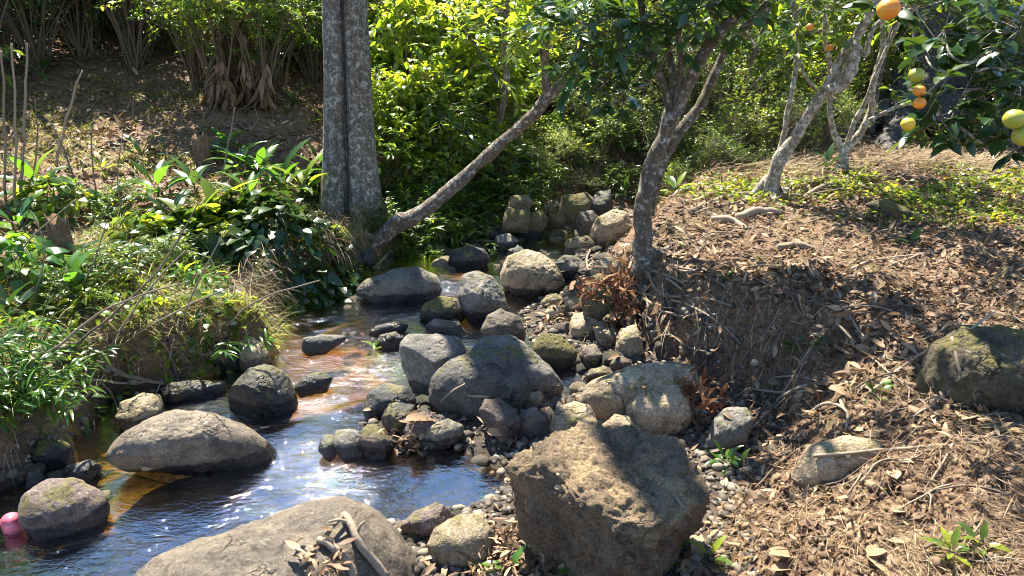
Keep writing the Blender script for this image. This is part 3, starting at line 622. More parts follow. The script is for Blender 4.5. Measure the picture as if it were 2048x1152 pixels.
# ------------------------------------------------------------------ litter, straw, grass, sticks and small things
bpy.context.view_layer.update(); DG = bpy.context.evaluated_depsgraph_get()
def PH(px, py, up=0.):                   # first solid thing (rock or ground) under a pixel; water is looked through
    d = Vector(ray(px, py)).normalized(); o = Vector(CAM)
    for _ in range(4):
        ok, loc, n, i, ob, mw = SC.ray_cast(DG, o, d)
        if not ok: return PG(px, py), np.array([0, 0, 1.])
        if ob.name.startswith('stream_water'): o = loc + d * .002; continue
        break
    return np.array(loc) + np.array(n) * up, np.array(n)
def drop(x, y, z=3.):                    # height and normal of the first solid surface below
    o = Vector((x, y, z))
    for _ in range(3):
        ok, loc, n, i, ob, mw = SC.ray_cast(DG, o, Vector((0, 0, -1)))
        if not ok: return gz(x, y), np.array([0, 0, 1.])
        if ob.name.startswith('stream_water'): o = loc - Vector((0, 0, .002)); continue
        return loc.z, np.array(n)
    return gz(x, y), np.array([0, 0, 1.])
def surf(x, y):
    e = .03; gx = (ground(x + e, y) - ground(x - e, y)) / (2 * e); gy = (ground(x, y + e) - ground(x, y - e)) / (2 * e)
    return unit(np.stack([-gx, -gy, np.ones_like(gx)], -1))
def wedge(n, y0, y1, xl=-.82, xr=.86):
    y = y0 * (y1 / y0) ** rng.random(n); x = rng.uniform(xl, xr, n) * (y + .15); return x, y
def sides(x, y): return np.interp(y, LY, LX) - x, x - np.interp(y, RYX[:, 0], RYX[:, 1])
def scatter_leaves(acc, x, y, l0, l1, ratio, shape, K, curlr, lift=.008, tilt=.35, rnd=None):
    z = ground(x, y) + rng.random(len(x)) * lift; n = surf(x, y) + rng.normal(size=(len(x), 3)) * tilt; d = rdir(len(x)); d -= (d * n).sum(1)[:, None] / (n * n).sum(1)[:, None] * n
    L = l0 + (l1 - l0) * rng.random(len(x)); leaves(acc, np.stack([x, y, z], 1), d, n, L, L * ratio * rng.uniform(.6, 1.2, len(x)), shape, K, .3, rng.uniform(*curlr, len(x)), rnd)
def litter():
    acc = Acc(); x, y = wedge(90000, 1.05, 11.); a, b = sides(x, y); pat = fbm(np.stack([x * 1.6, y * 1.6, 0 * x], -1), 3)
    ok = ((b > .06) & (y < 7.5) & (rng.random(len(x)) < .20 + .5 * pat + .55 * (y > 2.8))) | ((a > .15) & (y > 3.2) & (rng.random(len(x)) < .85)); x, y = x[ok], y[ok]
    scatter_leaves(acc, x, y, .018, np.clip(.03 + .014 * y, .045, .12), .36, 'ovate', 3, (-.5, .7), .02, .4, np.where(rng.random(len(x)) < .7, rng.uniform(.05, .5, len(x)), rng.uniform(.4, 1, len(x))))
    x, y = wedge(2500, 1.4, 5.5, -.6, .5); a, b = sides(x, y); sd = polysd(x, y, POLY); ok = (a < 0) & (b < .1) & (sd > .0); x, y = x[ok], y[ok]; scatter_leaves(acc, x, y, .025, .07, .35, 'ovate', 3, (-.4, .9), .03, .5)
    tag(acc.build('leaf_litter', M['litter']), kind='stuff', label='dry brown leaf litter covering the banks', cat='leaf litter')
    acc = Acc(); x, y = wedge(150000, 1.0, 6.5); a, b = sides(x, y); pat = fbm(np.stack([x * 1.3 + 9, y * 1.3, 0 * x], -1), 3)
    ok = ((b > .04) & (rng.random(len(x)) < .62 + .7 * pat + .3 * (y < 2.2))) | ((a > .05) & (y < 7) & (rng.random(len(x)) < .22)); x, y = x[ok], y[ok]
    z = ground(x, y) + rng.random(len(x)) * .028; ang = rng.normal(size=len(x)) * .9 + fbm(np.stack([x * 2, y * 2, 0 * x + 3], -1), 2) * 2.5
    d = np.stack([np.cos(ang), np.sin(ang), rng.normal(size=len(x)) * .22], 1); L = rng.uniform(.02, .13, len(x)) ** 1.0 * np.clip(.35 + .25 * y, .6, 1.2)
    leaves(acc, np.stack([x, y, z], 1), d, np.array([0, 0, 1.]) + rng.normal(size=(len(x), 3)) * .5, L, rng.uniform(.0015, .0036, len(x)), 'blade', 3, .3, rng.uniform(-.25, .35, len(x)), np.clip(rng.random(len(x)) ** .9 - .25 * (pat[ok] < -.1), 0, 1))
    tag(acc.build('straw', M['straw']), kind='stuff', label='thin dry straw and stalks strewn over the banks', cat='straw')
    acc = Acc(); n = 5200; x = 2.85 + rng.normal(size=n) * .75; y = 5.45 + rng.normal(size=n) * .33; z = ground(x, y) + rng.random(n) * .09; ang = rng.normal(size=n) * .6
    leaves(acc, np.stack([x, y, z], 1), np.stack([np.cos(ang), np.sin(ang), rng.normal(size=n) * .3], 1), np.array([0, 0, 1.]) + rng.normal(size=(n, 3)) * .3, rng.uniform(.08, .24, n), .005, 'blade', 3, .3, .1, .45 + .55 * rng.random(n))
    tag(acc.build('straw_mound', M['straw']), kind='stuff', label='mound of cut dry straw before the dark trunk', cat='straw')
    acc = Acc(); V0, F0 = ico(1); x, y = wedge(42000, 1.0, 6.); a, b = sides(x, y); ok = (b > .0) & (rng.random(len(x)) < .8); x, y = x[ok], y[ok]; m = len(x)
    sz = rng.uniform(.003, .012, m) * rng.choice([.7, 1, 1.6], m); V = V0[None] * rng.uniform(.5, 1.3, (m, 1, 3)) * (1 + .2 * rng.normal(size=(m, len(V0), 1))) * sz[:, None, None] + np.stack([x, y, ground(x, y) + sz * .3], 1)[:, None]
    acc.add(V.reshape(-1, 3), (np.arange(m)[:, None, None] * len(V0) + F0[None]).reshape(-1, 3), np.repeat(rng.random(m), len(V0)))
    tag(acc.build('soil_crumbs', plain('soil_crumb', [(0, (.05, .026, .015)), (.6, (.17, .11, .065)), (1, (.32, .23, .14))], .9, 60, .5)), kind='stuff', label='crumbs of reddish soil and bark on the right bank', cat='soil crumbs')
    # rootlets and dead grass hanging over the left undercut, and over the cut bank on the right
    acc = Acc(); n = 2400; t = rng.uniform(2.45, 5.0, n); xl = np.interp(t, LY, LX); h = rng.uniform(.12, .42, n); x = xl - .16 * h / .4 - .0 + rng.normal(size=n) * .02
    ang = rng.normal(size=n) * .7 - .35; z = ground(x, t) * .0 + wl(t) + h
    leaves(acc, np.stack([x + .02, t, z], 1), np.stack([np.cos(ang) * .5, np.sin(ang) * .5, rng.uniform(-1.4, .2, n)], 1), np.stack([np.cos(ang), np.sin(ang), .6 + 0 * ang], 1), rng.uniform(.05, .2, n), .004, 'blade', 3, .2, rng.uniform(.1, .9, n), rng.random(n) * .85)
    n = 500; t = rng.uniform(2.9, 4.3, n); xr = np.interp(t, RYX[:, 0], RYX[:, 1]); u = rng.uniform(0, .3, n); x = xr + u; z = ground(x, t) + rng.uniform(0, .03, n); ang = np.pi + rng.normal(size=n) * .9
    leaves(acc, np.stack([x, t, z], 1), np.stack([np.cos(ang) * .6, np.sin(ang) * .6 - .2, rng.uniform(-1.2, .3, n)], 1), np.stack([np.cos(ang), np.sin(ang), .6 + 0 * ang], 1), rng.uniform(.05, .22, n), .0035, 'blade', 3, .2, rng.uniform(.1, .9, n), rng.random(n))
    tag(acc.build('hanging_rootlets', M['straw']), kind='stuff', label='thin rootlets and dead grass hanging over the bank edges', cat='rootlets')
    # rust coloured dead fern by the roots
    acc = Acc()
    for (px, py, n) in ((1235, 600, 90), (1245, 640, 60), (1215, 580, 60), (1260, 560, 50), (1385, 810, 90), (1400, 780, 60), (1180, 590, 50)):
        p, nn = PH(px, py); o = p + rng.normal(size=(n, 3)) * [.05, .03, .04] + [0, 0, .03]; L = rng.uniform(.03, .10, n)
        leaves(acc, o, rdir(n) - [0, .2, .2], rdir(n), L, L * .25, 'lance', 4, .4, rng.uniform(0, .9, n))
    tag(acc.build('dead_fern', M['rust']), kind='stuff', label='rusty dead fern and brown stems clinging below the tree roots', cat='dead fern')
litter()
def grass():
    acc = Acc()
    def add(x, y, l0, l1, w, lean=.7, c=None, up=1.):
        n = len(x); z = ground(x, y); a = rng.random(n) * 6.28
        leaves(acc, np.stack([x, y, z - .005], 1), np.stack([np.cos(a) * lean, np.sin(a) * lean, up + 0 * a], 1), np.stack([-np.cos(a), -np.sin(a), .6 + 0 * a], 1), rng.uniform(l0, l1, n), w, 'blade', 4, .25, rng.uniform(.1, .8, n), c if c is not None else rng.random(n))
    n = 30000; y = rng.uniform(2.3, 5.2, n); x = np.interp(y, LY, LX) - rng.random(n) ** 1.3 * 1.25 + .02; pat = fbm(np.stack([x * 3, y * 3, 0 * x], -1), 3); ok = rng.random(n) < .62 + 1.1 * pat
    add(x[ok], y[ok], .03, .15, .005, 1.1, np.clip(.25 + .55 * rng.random(ok.sum()) + .3 * pat[ok], 0, 1))
    n = 1500; y = rng.uniform(2.4, 5.4, n); x = np.interp(y, LY, LX) - rng.random(n) * 1.2; add(x, y, .10, .28, .006, .8)
    n = 9000; y = rng.uniform(5.2, 7.2, n); x = -.42 * y - rng.random(n) ** 1.1 * 2.2 + .1; pat = fbm(np.stack([x * 2, y * 2, 0 * x + 4], -1), 3); ok = rng.random(n) < .6 + 1.2 * pat
    add(x[ok], y[ok], .05, .15, .008, 1.1, np.clip(.3 + .6 * rng.random(ok.sum()), 0, 1))
    n = 1500; x, y = wedge(n, 1.2, 5.5, .1, .85); pat = fbm(np.stack([x * 2.5, y * 2.5, 0 * x + 8], -1), 3); a, b = sides(x, y); ok = (b > .1) & (pat > .25); add(x[ok], y[ok], .03, .08, .004, .9)
    tag(acc.build('grass', M['grass']), kind='stuff', label='yellow-green grass on the left bank and slope', cat='grass')
    acc = Acc(); n = 70000; x = rng.uniform(1.2, 5.0, n); y = rng.uniform(3.7, 5.7, n); pat = fbm(np.stack([x * 1.8, y * 2.6, 0 * x + 2], -1), 4)
    g = np.exp(-((y - 4.75 + .03 * (x - 3)) / .35) ** 2) * smooth(x, 1.9, 2.6) + .35 * np.exp(-((y - 5.0) / .3) ** 2); ok = rng.random(n) < g * (.75 + 1.2 * pat); x, y = x[ok], y[ok]; n = len(x)
    leaves(acc, np.stack([x, y, ground(x, y) + rng.random(n) * .035], 1), rdir(n) * [1, 1, .4], np.array([0, 0, 1.]) + rng.normal(size=(n, 3)) * .35, rng.uniform(.02, .042, n), .022, 'ovate', 3, .1, .2)
    tag(acc.build('ground_cover', M['leaf_lime']), kind='stuff', label='low green ground cover at the upper right', cat='ground cover')
grass()

def stick(pp, r0, r1, label, mat='twig', name='twig', cat='twig', up=.008, group=None, a=.6, forks=(), terrain=True, wob=.5):
    pp = pts(pp) if isinstance(pp, str) else pp; Q = []
    for (x0, y0), (x1, y1) in zip(pp[:-1], pp[1:]):
        for t in (0, .5): Q.append((x0 + (x1 - x0) * t, y0 + (y1 - y0) * t))
    Q.append(pp[-1]); W = []
    for q in Q:
        p, n = PH(*q); p = p + np.array([0, 0, up])
        if W and np.linalg.norm(p - W[-1]) > .35: p = PD(q[0], q[1], W[-1][1] + np.clip(p[1] - W[-1][1], -.08, .08))
        W.append(p)
    W = np.array(W); 
    if len(W) > 3: W[1:-1] = W[1:-1] * .5 + (W[:-2] + W[2:]) * .25; W[1:-1, 2] += r0 * .5
    acc = Acc(); addtube(acc, W - W[0], np.linspace(r0, r1, len(W)), 8, wob=wob, lump=.15, a=a, seed=pp[0][0], n=len(W) * 4)
    for k, (dx, dy, dz, i) in enumerate(forks):
        i = min(i, len(W) - 2); addtube(acc, [W[i] - W[0], W[i] - W[0] + np.array([dx, dy, dz]) * .5 + [0, 0, .01], W[i] - W[0] + np.array([dx, dy, dz])], [r0 * .6, r0 * .45, r0 * .2], 6, wob=.6, a=a)
    return tag(acc.build(name, M[mat], None, loc=None) if False else _loc(acc, name, mat, W[0]), label, cat, group)
def _loc(acc, name, mat, p):
    o = acc.build(name, M[mat]); o.location = tuple(p); return o
for args in (
  ('1270,520 1310,545 1360,570 1420,600 1480,620 1540,650', .009, .003, 'long pale root crossing the rim of the cut bank', 'root'), ('1290,525 1300,560 1320,595 1345,600 1400,598 1460,615', .008, .004, 'bent pale root looping down below the orange tree', 'root'),
  ('1265,515 1255,560 1275,590 1330,600 1380,595', .007, .003, 'root hanging over the dead fern', 'root'), ('1180,500 1170,540 1200,560 1235,575', .006, .003, 'thin root on the pale rock left of the orange tree', 'root'), ('1320,530 1380,545 1450,560 1520,575', .006, .002, 'thin root running right from the orange tree over the litter', 'root'),
  ('1215,560 1230,600 1222,650 1235,680', .005, .003, 'root dangling over the mossy rock at the bank corner', 'root'), ('1280,575 1300,620 1290,650 1310,690', .006, .003, 'root dangling left of the dark cut face', 'root'), ('1330,560 1375,590 1400,640 1395,690', .005, .002, 'root running down the dark cut face', 'root'),
  ('1360,545 1420,560 1470,590 1500,640', .005, .002, 'thin root looping over the rim right of the cut face', 'root'), ('1290,600 1330,630 1380,640 1450,665', .006, .003, 'pale root crossing the cut face', 'root'), ('1160,620 1200,600 1250,610 1290,640', .005, .003, 'twig on the stones beneath the roots', 'root'), ('1300,690 1340,670 1370,700 1410,705', .005, .003, 'root at the foot of the cut face', 'root'),
  ('1250,590 1262,625 1275,660 1268,700', .005, .002, 'root hanging down beside the upright tan stone', 'root'), ('1340,600 1400,625 1440,650 1480,690', .005, .002, 'thin root along the dark face of the cut bank', 'root'), ('1300,545 1350,560 1390,590 1430,640 1440,680', .006, .002, 'kinked root at the corner of the cut bank', 'root'),
  ('1060,560 1090,555 1130,545 1170,530 1200,505', .005, .002, 'pale stick resting on the large mid-stream boulder', 'stick'), ('875,815 895,795 930,772', .005, .004, 'short straight stick leaning on the front humped boulder', 'stick'),
  ('1560,800 1640,765 1700,770 1750,790', .007, .004, 'long crooked stick on the right bank soil', 'stick'), ('1500,780 1560,790 1640,785 1740,800', .006, .003, 'straight stick beside the crooked one on the right bank', 'stick'), ('1630,915 1700,910 1780,905 1850,898 1900,895', .006, .004, 'straight stick lying across the half-buried tan rock', 'stick'),
  ('1740,790 1790,750 1850,710 1930,675 1990,620', .007, .003, 'long pale stick leaning over the shaded mossy boulder', 'stick'), ('1900,680 1915,740 1930,790 1960,830', .006, .003, 'twig hanging down the face of the shaded mossy boulder', 'stick'), ('1690,545 1740,525 1800,518 1845,512', .007, .004, 'dark stick in the litter of the upper right bank', 'stick'),
  ('1780,535 1810,525 1850,508', .009, .005, 'short dark stick crossing the longer one on the upper right bank', 'stick'), ('1380,425 1440,400 1520,385 1600,400 1690,378', .012, .006, 'long dark branch lying before the leaning pale tree', 'stick'), ('1390,430 1460,410 1540,395 1600,398', .009, .004, 'second dark branch lying before the leaning pale tree', 'stick'),
  ('1610,400 1640,380 1680,374', .016, .01, 'thick short branch at the foot of the forked tree', 'stick'), ('1430,440 1470,455 1500,460', .02, .012, 'charred piece of wood in the litter right of the orange tree', 'stick'), ('1560,500 1600,495 1640,505', .02, .01, 'rotten piece of wood in the litter of the right bank', 'stick'),
  ('1480,440 1520,425 1560,430', .025, .015, 'mossy rotten log end behind the charred wood', 'stick'), ('1540,720 1555,690 1545,650 1560,620', .005, .003, 'bent twig standing at the small green plant', 'stick'), ('1670,650 1720,700 1760,740 1830,790', .006, .003, 'straw stalk slanting across the right bank', 'stick'),
  ('1690,620 1720,670 1750,700', .006, .003, 'short pale stalk on the right bank above the slanting one', 'stick'), ('2048,850 1990,870 1950,890 1900,880', .007, .004, 'curved stick at the right edge of the near bank', 'stick'), ('1650,1010 1640,1060 1660,1100', .004, .002, 'thin dark twig in the near right straw', 'stick'),
  ('1500,860 1540,830 1570,800', .006, .003, 'grey stick leaning on the dark rock of the bank slope', 'stick'), ('1620,830 1660,810 1700,830 1690,870', .006, .003, 'curled root piece above the half-buried tan rock', 'root'), ('1540,760 1600,755 1650,775', .005, .003, 'thin stick in the dark soil of the right bank', 'stick'),
  ('1350,1000 1370,1030 1395,1050', .004, .002, 'thin dark twig lying on the largest angular boulder', 'stick'), ('700,490 725,440 740,408', .018, .02, 'splintered grey wooden stake leaning by the foot of the leaning log', 'stake'), ('750,540 765,520 785,503', .010, .008, 'short weathered stick beneath the foot of the leaning log', 'stick'),
  ('215,735 260,755 310,770 330,770', .009, .005, 'curved root in the dark undercut of the left bank', 'root'), ('60,768 150,770 200,765 270,775 340,760', .006, .003, 'long bare root across the dark inlet at left', 'root'), ('130,830 170,800 200,770 215,730', .006, .003, 'root rising from the dark inlet', 'root'),
  ('200,765 230,795 240,840', .004, .002, 'reddish rootlet hanging at the pale rock', 'root'), ('380,705 420,720 460,700', .005, .003, 'rootlet over the dark rock under the left bank', 'root')):
    k_ = 1.5 if args[4] == 'root' else 1.15; stick(args[0], args[1] * k_, args[2] * k_, args[3], 'twig', args[4], args[4], a=random.uniform(.6, 1.))
def twigs():
    r2 = random.Random(31)
    for zi, (x0, y0, x1, y1, n, nm) in enumerate(((1330, 430, 2040, 560, 24, 'sunny litter of the upper right bank'), (1400, 580, 1980, 760, 26, 'shaded litter of the right bank'), (1480, 780, 2040, 1140, 30, 'straw of the near right bank'), (1150, 560, 1420, 720, 12, 'stones and roots under the orange tree'), (100, 250, 620, 330, 10, 'litter of the left slope'), (60, 560, 560, 680, 12, 'grass of the left bank'))):
        for k in range(n):
            p = PG(r2.uniform(x0, x1), r2.uniform(y0, y1)); a = r2.gauss(0, .8) + (3.1 if r2.random() < .5 else 0); L = r2.uniform(.06, .17) * (.5 + .22 * p[1]); P = []; q = p[:2].copy()
            for s in range(6): P.append(np.array([q[0], q[1], gz(q[0], q[1]) + .012 + r2.random() * .02])); a += r2.gauss(0, .28); q = q + np.array([math.cos(a), math.sin(a)]) * L / 2.5
            P = np.array(P); r = r2.uniform(.0018, .0045); acc = Acc(); addtube(acc, P - P[0], [r, r, r * .9, r * .8, r * .6, r * .35], 6, wob=.4, a=r2.uniform(.3, 1.), n=16)
            if k % 2: j = P[2] - P[0]; addtube(acc, [j, j + np.array([r2.uniform(-.04, .04), r2.uniform(-.04, .04), .02]), j + np.array([r2.uniform(-.09, .09), r2.uniform(-.09, .09), .03])], [r * .7, r * .5, r * .3], 5, a=.6, n=6)
            tag(_loc(acc, 'twig', 'twig', P[0]), 'thin fallen twig lying in the ' + nm, 'twig', 'fallen twigs in the ' + nm)
twigs()
# driftwood on the foreground boulder
stick('690,1038 702,1060 708,1085 730,1120 775,1165', .011, .014, 'forked pale driftwood on the top of the huge foreground boulder', 'twig', 'driftwood', 'driftwood', up=.02, a=.8, forks=((-.06, -.02, .02, 2), (.03, .02, .04, 4)))
stick('645,1085 668,1100 690,1125 705,1165', .011, .012, 'second piece of driftwood, lying left of the forked one on the foreground boulder', 'twig', 'driftwood', 'driftwood', up=.015, a=.9)
stick('650,1088 670,1065 688,1045', .008, .006, 'short stub of driftwood at the upper end on the foreground boulder', 'twig', 'driftwood', 'driftwood', up=.02, a=.55)

# bare stalks and branches rising from the left bank
def stalks(spec, label, mat='twig', name='bare_stalk', a=.7):
    p = PG(*spec[0][:2]); Y = p[1]; P = [PD(q[0], q[1], Y + .02 * k) for k, q in enumerate(spec)]; P[0][2] = gz(P[0][0], P[0][1]) - .02
    acc = Acc(); addtube(acc, np.array(P) - P[0], [q[2] / FPX * Y for q in spec], 6, wob=.8, a=a, n=len(P) * 6); return tag(_loc(acc, name, mat, P[0]), label, 'stalk')
for sp, lab in ((((12, 420, 3), (8, 250, 2.5), (2, 100, 2)), 'bare stalk at the very left edge'), (((30, 430, 3), (30, 250, 2.5), (22, 85, 2)), 'tall bare stalk second from the left edge'), (((42, 420, 3.5), (48, 250, 3), (52, 85, 2)), 'tallest pale bare stalk near the left edge'),
    (((50, 400, 2), (75, 300, 1.5), (70, 200, 1)), 'thin bare stalk leaning left near the left edge'), (((110, 330, 3), (140, 220, 2.5), (165, 140, 1.5)), 'dark curved bare stem on the left slope'), (((165, 400, 2), (140, 330, 2), (98, 240, 1)), 'thin stem crossing the dark curved one'),
    (((200, 420, 2), (182, 300, 1.5), (188, 240, 1)), 'thin upright stem left of the upright broad-leaved plant'), (((250, 450, 2), (235, 350, 1.5), (246, 265, 1)), 'thin upright stem just left of the upright broad-leaved plant'), (((270, 245, 2), (268, 230, 2), (268, 205, 2)), 'little peg-like stem in the sunlit litter'),
    (((440, 380, 2), (455, 300, 1.5), (470, 215, 1)), 'thin stem beneath the banana clump'), (((130, 700, 3), (260, 600, 2.5), (330, 520, 2), (400, 400, 1.2)), 'long slanting bare branch over the left bank'), (((20, 750, 4), (120, 690, 3), (230, 610, 2.5), (380, 560, 1.5)), 'dark branch slanting low over the near left bank'),
    (((215, 700, 2.5), (290, 590, 2), (370, 500, 1.2)), 'thin branch parallel to the long slanting one'), (((360, 660, 2.5), (390, 580, 2), (440, 480, 1)), 'thin reddish branch above the undercut'), (((250, 680, 2), (400, 600, 1.8), (560, 540, 1)), 'thin branch pointing right along the left bank'),
    (((150, 600, 2), (190, 520, 1.6), (215, 440, 1)), 'thin dry stem behind the dotted-leaf plant'), (((60, 620, 2), (90, 500, 1.6), (60, 420, 1)), 'dry stem at the dark stump'), (((0, 560, 2), (60, 480, 1.6), (150, 400, 1)), 'dry stem slanting from the left edge'), (((440, 655, 2.5), (520, 600, 2), (640, 560, 1.4)), 'dry stem lying toward the golden shallows')):
    stalks(sp, lab, a=random.uniform(.4, .9))
# stumps
def stump(px, py, r, H, label, mat='bark_stump', lean=0.):
    p = PG(px, py); b = np.array([p[0], p[1], gz(p[0], p[1]) - .03]); n = 40; k = 14
    T, U = np.meshgrid(np.arange(n) / n * 6.2832, np.linspace(0, 1, k)); jag = .22 * fbm(np.stack([np.cos(T) * 3 + px, np.sin(T) * 3, 0 * T], -1), 3)
    rr = r * (1 + .5 * np.exp(-U * 6) + .13 * fbm(np.stack([np.cos(T) * 2.5, np.sin(T) * 2.5, U * .8 + px], -1), 4) - .08 * U); z = U * H * (1 + jag * U)
    V = np.stack([rr * np.cos(T) + lean * z, rr * np.sin(T), z], -1).reshape(-1, 3); V = np.vstack([V, [lean * H, 0, H * .72]])
    F = [((i * n + j), i * n + (j + 1) % n, (i + 1) * n + (j + 1) % n, (i + 1) * n + j) for i in range(k - 1) for j in range(n)]; T3 = [((k - 1) * n + j, (k - 1) * n + (j + 1) % n, n * k) for j in range(n)]
    o = mk('tree_stump', V, [np.array(F), np.array(T3)], M[mat]); o.location = tuple(b); tag(o, label, 'stump')
M['bark_stump'] = barkmat('bark_stump', (.07, .035, .018), (.28, .17, .09), (.40, .33, .22), .2, .25)
stump(408, 330, .07, .24, 'small pale stump among the broad-leaved plants on the left slope'); stump(128, 510, .055, .22, 'dark reddish jagged stump on the left bank'); stump(88, 578, .018, .07, 'tiny cut stub in the grass of the left bank')
# clump of old banana stems wrapped in dry sheaths
def banana():
    p = PG(465, 212); b = np.array([p[0], p[1], gz(p[0], p[1]) - .03]); e = empty('banana_clump', b); tag(e, 'clump of banana stems wrapped in dry brown sheaths on the left slope', 'banana plant')
    for k, (dx, dy, h, r, ln) in enumerate(((-.14, 0, .55, .04, .02), (.0, -.06, .6, .05, -.03), (.14, .03, 1.1, .05, .03), (.26, -.03, .5, .04, .1), (-.05, .12, .9, .04, .0))):
        acc = Acc(); addtube(acc, [(dx, dy, 0), (dx + ln * .4, dy, h * .5), (dx + ln, dy, h)], [r * .8, r * .7, r * .5], 12, wob=.1, lump=.3, a=.12); n = 80
        z = rng.uniform(.08, h * .8, n); a = rng.random(n) * 6.28; P = np.stack([dx + ln * z / h + np.cos(a) * r, dy + np.sin(a) * r, z], 1)
        leaves(acc, P, np.stack([np.cos(a) * .28, np.sin(a) * .28, -1 + 0 * a], 1), np.stack([np.cos(a), np.sin(a), .2 + 0 * a], 1), rng.uniform(.10, .26, n), rng.uniform(.02, .05, n), 'lance', 5, .5, rng.uniform(-.7, .5, n), .15 + .6 * rng.random(n), .12)
        acc.build('banana_stem', M['litter'], e)
    acc = Acc()
    for k in range(5):
        a = k * 1.3 + .4; P0 = np.array([[.17 + .03 * math.cos(a), .03, 1.05]]); leaves(acc, P0, np.array([[math.cos(a), math.sin(a), .7]]), np.array([[-math.cos(a) * .6, -math.sin(a) * .6, 1]]), .75, .17, 'ovate', 12, .3, .7, np.array([.5]))
    acc.build('banana_leaves', M['leaf_lime'], e)
banana()

# big dry leaves that can be told apart, lying on rocks and straw
def dryleaf(px, py, L, ratio, ang, tone, label, curl=.25, mat='litter', shape='ovate', tip=.0):
    p, n = PH(px, py, .004); acc = Acc(); d = np.array([math.cos(R(ang)), math.sin(R(ang)), tip]); n = n * .6 + np.array([0, 0, .5])
    p = p - d * L * .5 + np.array([0, 0, abs(curl) * L * .25 + .004]); leaves(acc, np.zeros((1, 3)), d[None], n[None], L, L * ratio, shape, 10, .45, curl, np.array([tone]), .03)
    return tag(_loc(acc, 'dry_leaf', mat, p), label, 'leaf')
for a in ((955, 792, .11, .32, -15, .85, 'yellowish dry leaf lying on the grey stone below the humped boulder'), (845, 842, .15, .42, 25, .45, 'big brown curled leaf on the pinkish slab'), (1000, 868, .11, .3, -10, .8, 'crumpled pale leaf on the gravel before the dark pointed rock'),
    (1395, 1085, .20, .22, 75, .8, 'long pale brown leaf standing at the right foot of the largest boulder'), (1385, 1125, .16, .3, 60, .7, 'broad pale leaf below the long one at the right foot of the largest boulder'), (1640, 1070, .14, .3, -40, .2, 'dark folded leaf in the near right straw'),
    (1580, 1115, .13, .4, 5, .75, 'pale curled leaf in the straw near the bottom edge'), (1575, 1140, .12, .3, 20, .7, 'narrow curled leaf under the pale curled one at the bottom'), (1760, 1105, .11, .4, 35, .75, 'rolled tan leaf in the near right straw'), (1775, 1140, .12, .55, -60, .8, 'broad tan leaf at the bottom edge right of centre'),
    (1935, 838, .09, .7, 40, .95, 'roundish white leaf on the straw below the shaded mossy boulder'), (1785, 950, .08, .5, 80, .95, 'small bright leaf on the half-buried tan rock'), (1430, 700, .09, .4, 70, .75, 'grey leaf at the rim of the cut bank'), (1740, 710, .13, .3, -50, .7, 'long curled leaf beside the slanting stalk'),
    (1700, 690, .12, .25, -55, .8, 'pale narrow leaf in the shade of the right bank'), (1560, 770, .12, .3, 5, .65, 'grey folded leaf on the dark soil of the right bank'), (1690, 790, .12, .4, -30, .75, 'broad pale leaf right of the crooked stick'), (1810, 1025, .1, .3, 10, .95, 'pale leaf in the sunny straw at the lower right'),
    (1115, 950, .02, .5, 70, .95, 'tiny pale leaf on the shaded left of the largest boulder'), (1118, 976, .025, .5, -20, .95, 'small white leaf on the upper face of the largest boulder'), (470, 830, .07, .4, 10, .9, 'pale leaf on the crest behind the long low boulder'), (300, 937, .06, .35, 15, .9, 'greyish leaf floating beside the long low boulder'),
    (42, 770, .10, .42, -60, .9, 'large yellowish leaf caught in the grass at the left edge'), (1165, 1010, .02, .5, 10, .8, 'tiny leaf on the middle of the largest boulder'), (620, 1112, .07, .3, 40, .85, 'narrow leaf lying on the foreground boulder'), (1500, 950, .09, .4, -70, .75, 'brown leaf in the dark litter by the seedlings'),
    (1900, 460, .10, .4, 0, .9, 'pale leaf on the sunny litter of the upper right bank'), (1455, 835, .05, .5, -60, .8, 'small leaf on the dark grey rock of the slope'), (740, 820, .06, .3, 30, .9, 'small pale leaf on the wet bluish boulder'), (1110, 770, .06, .4, 0, .6, 'orange-brown leaf at the edge of the rear humped boulder'),
    (1290, 775, .05, .4, 60, .7, 'small brown leaf on the wide pale boulder')): dryleaf(*a)
# jams of dead leaves at the pool and between the foreground rocks
def jam(px, py, n, w, label, l0=.025, l1=.07):
    p, nn = PH(px, py); acc = Acc(); o = rng.normal(size=(n, 2)) * [w, w * .7]; P = np.array([[a, b, drop(p[0] + a, p[1] + b, p[2] + .07)[0] - p[2] + rng.uniform(.004, .04)] for a, b in o]); d = rdir(n) * [1, 1, .35]
    L = rng.uniform(l0, l1, n); leaves(acc, P, d, np.array([0, 0, 1.]) + rng.normal(size=(n, 3)) * .6, L, L * rng.uniform(.15, .4, n), 'lance', 6, .45, rng.uniform(-.3, .8, n), rng.random(n) ** .8)
    tag(_loc(acc, 'leaf_pile', 'litter', p), label, 'leaf pile', kind='stuff')
jam(810, 885, 80, .05, 'jam of dead leaves caught at the left rim of the small pool'); jam(1010, 1090, 150, .07, 'heap of dry bamboo leaves between the tan rock and the largest boulder'); jam(660, 1140, 70, .05, 'dry leaf bits around the driftwood', .02, .07)
jam(1000, 1130, 90, .06, 'dry leaves at the bottom edge before the largest boulder'); jam(1110, 1140, 60, .05, 'dark dead leaves under the overhang of the largest boulder')
jam(740, 690, 26, .03, 'dead leaves on the purplish stone in the stream', .03, .06); jam(1130, 640, 60, .07, 'scatter of dry leaves on the gravel under the roots', .03, .07); jam(1720, 700, 160, .16, 'pile of curled grey leaves in the shade of the right bank', .04, .10); jam(1500, 560, 120, .2, 'scattered curled leaves on the bank right of the orange tree', .04, .09)
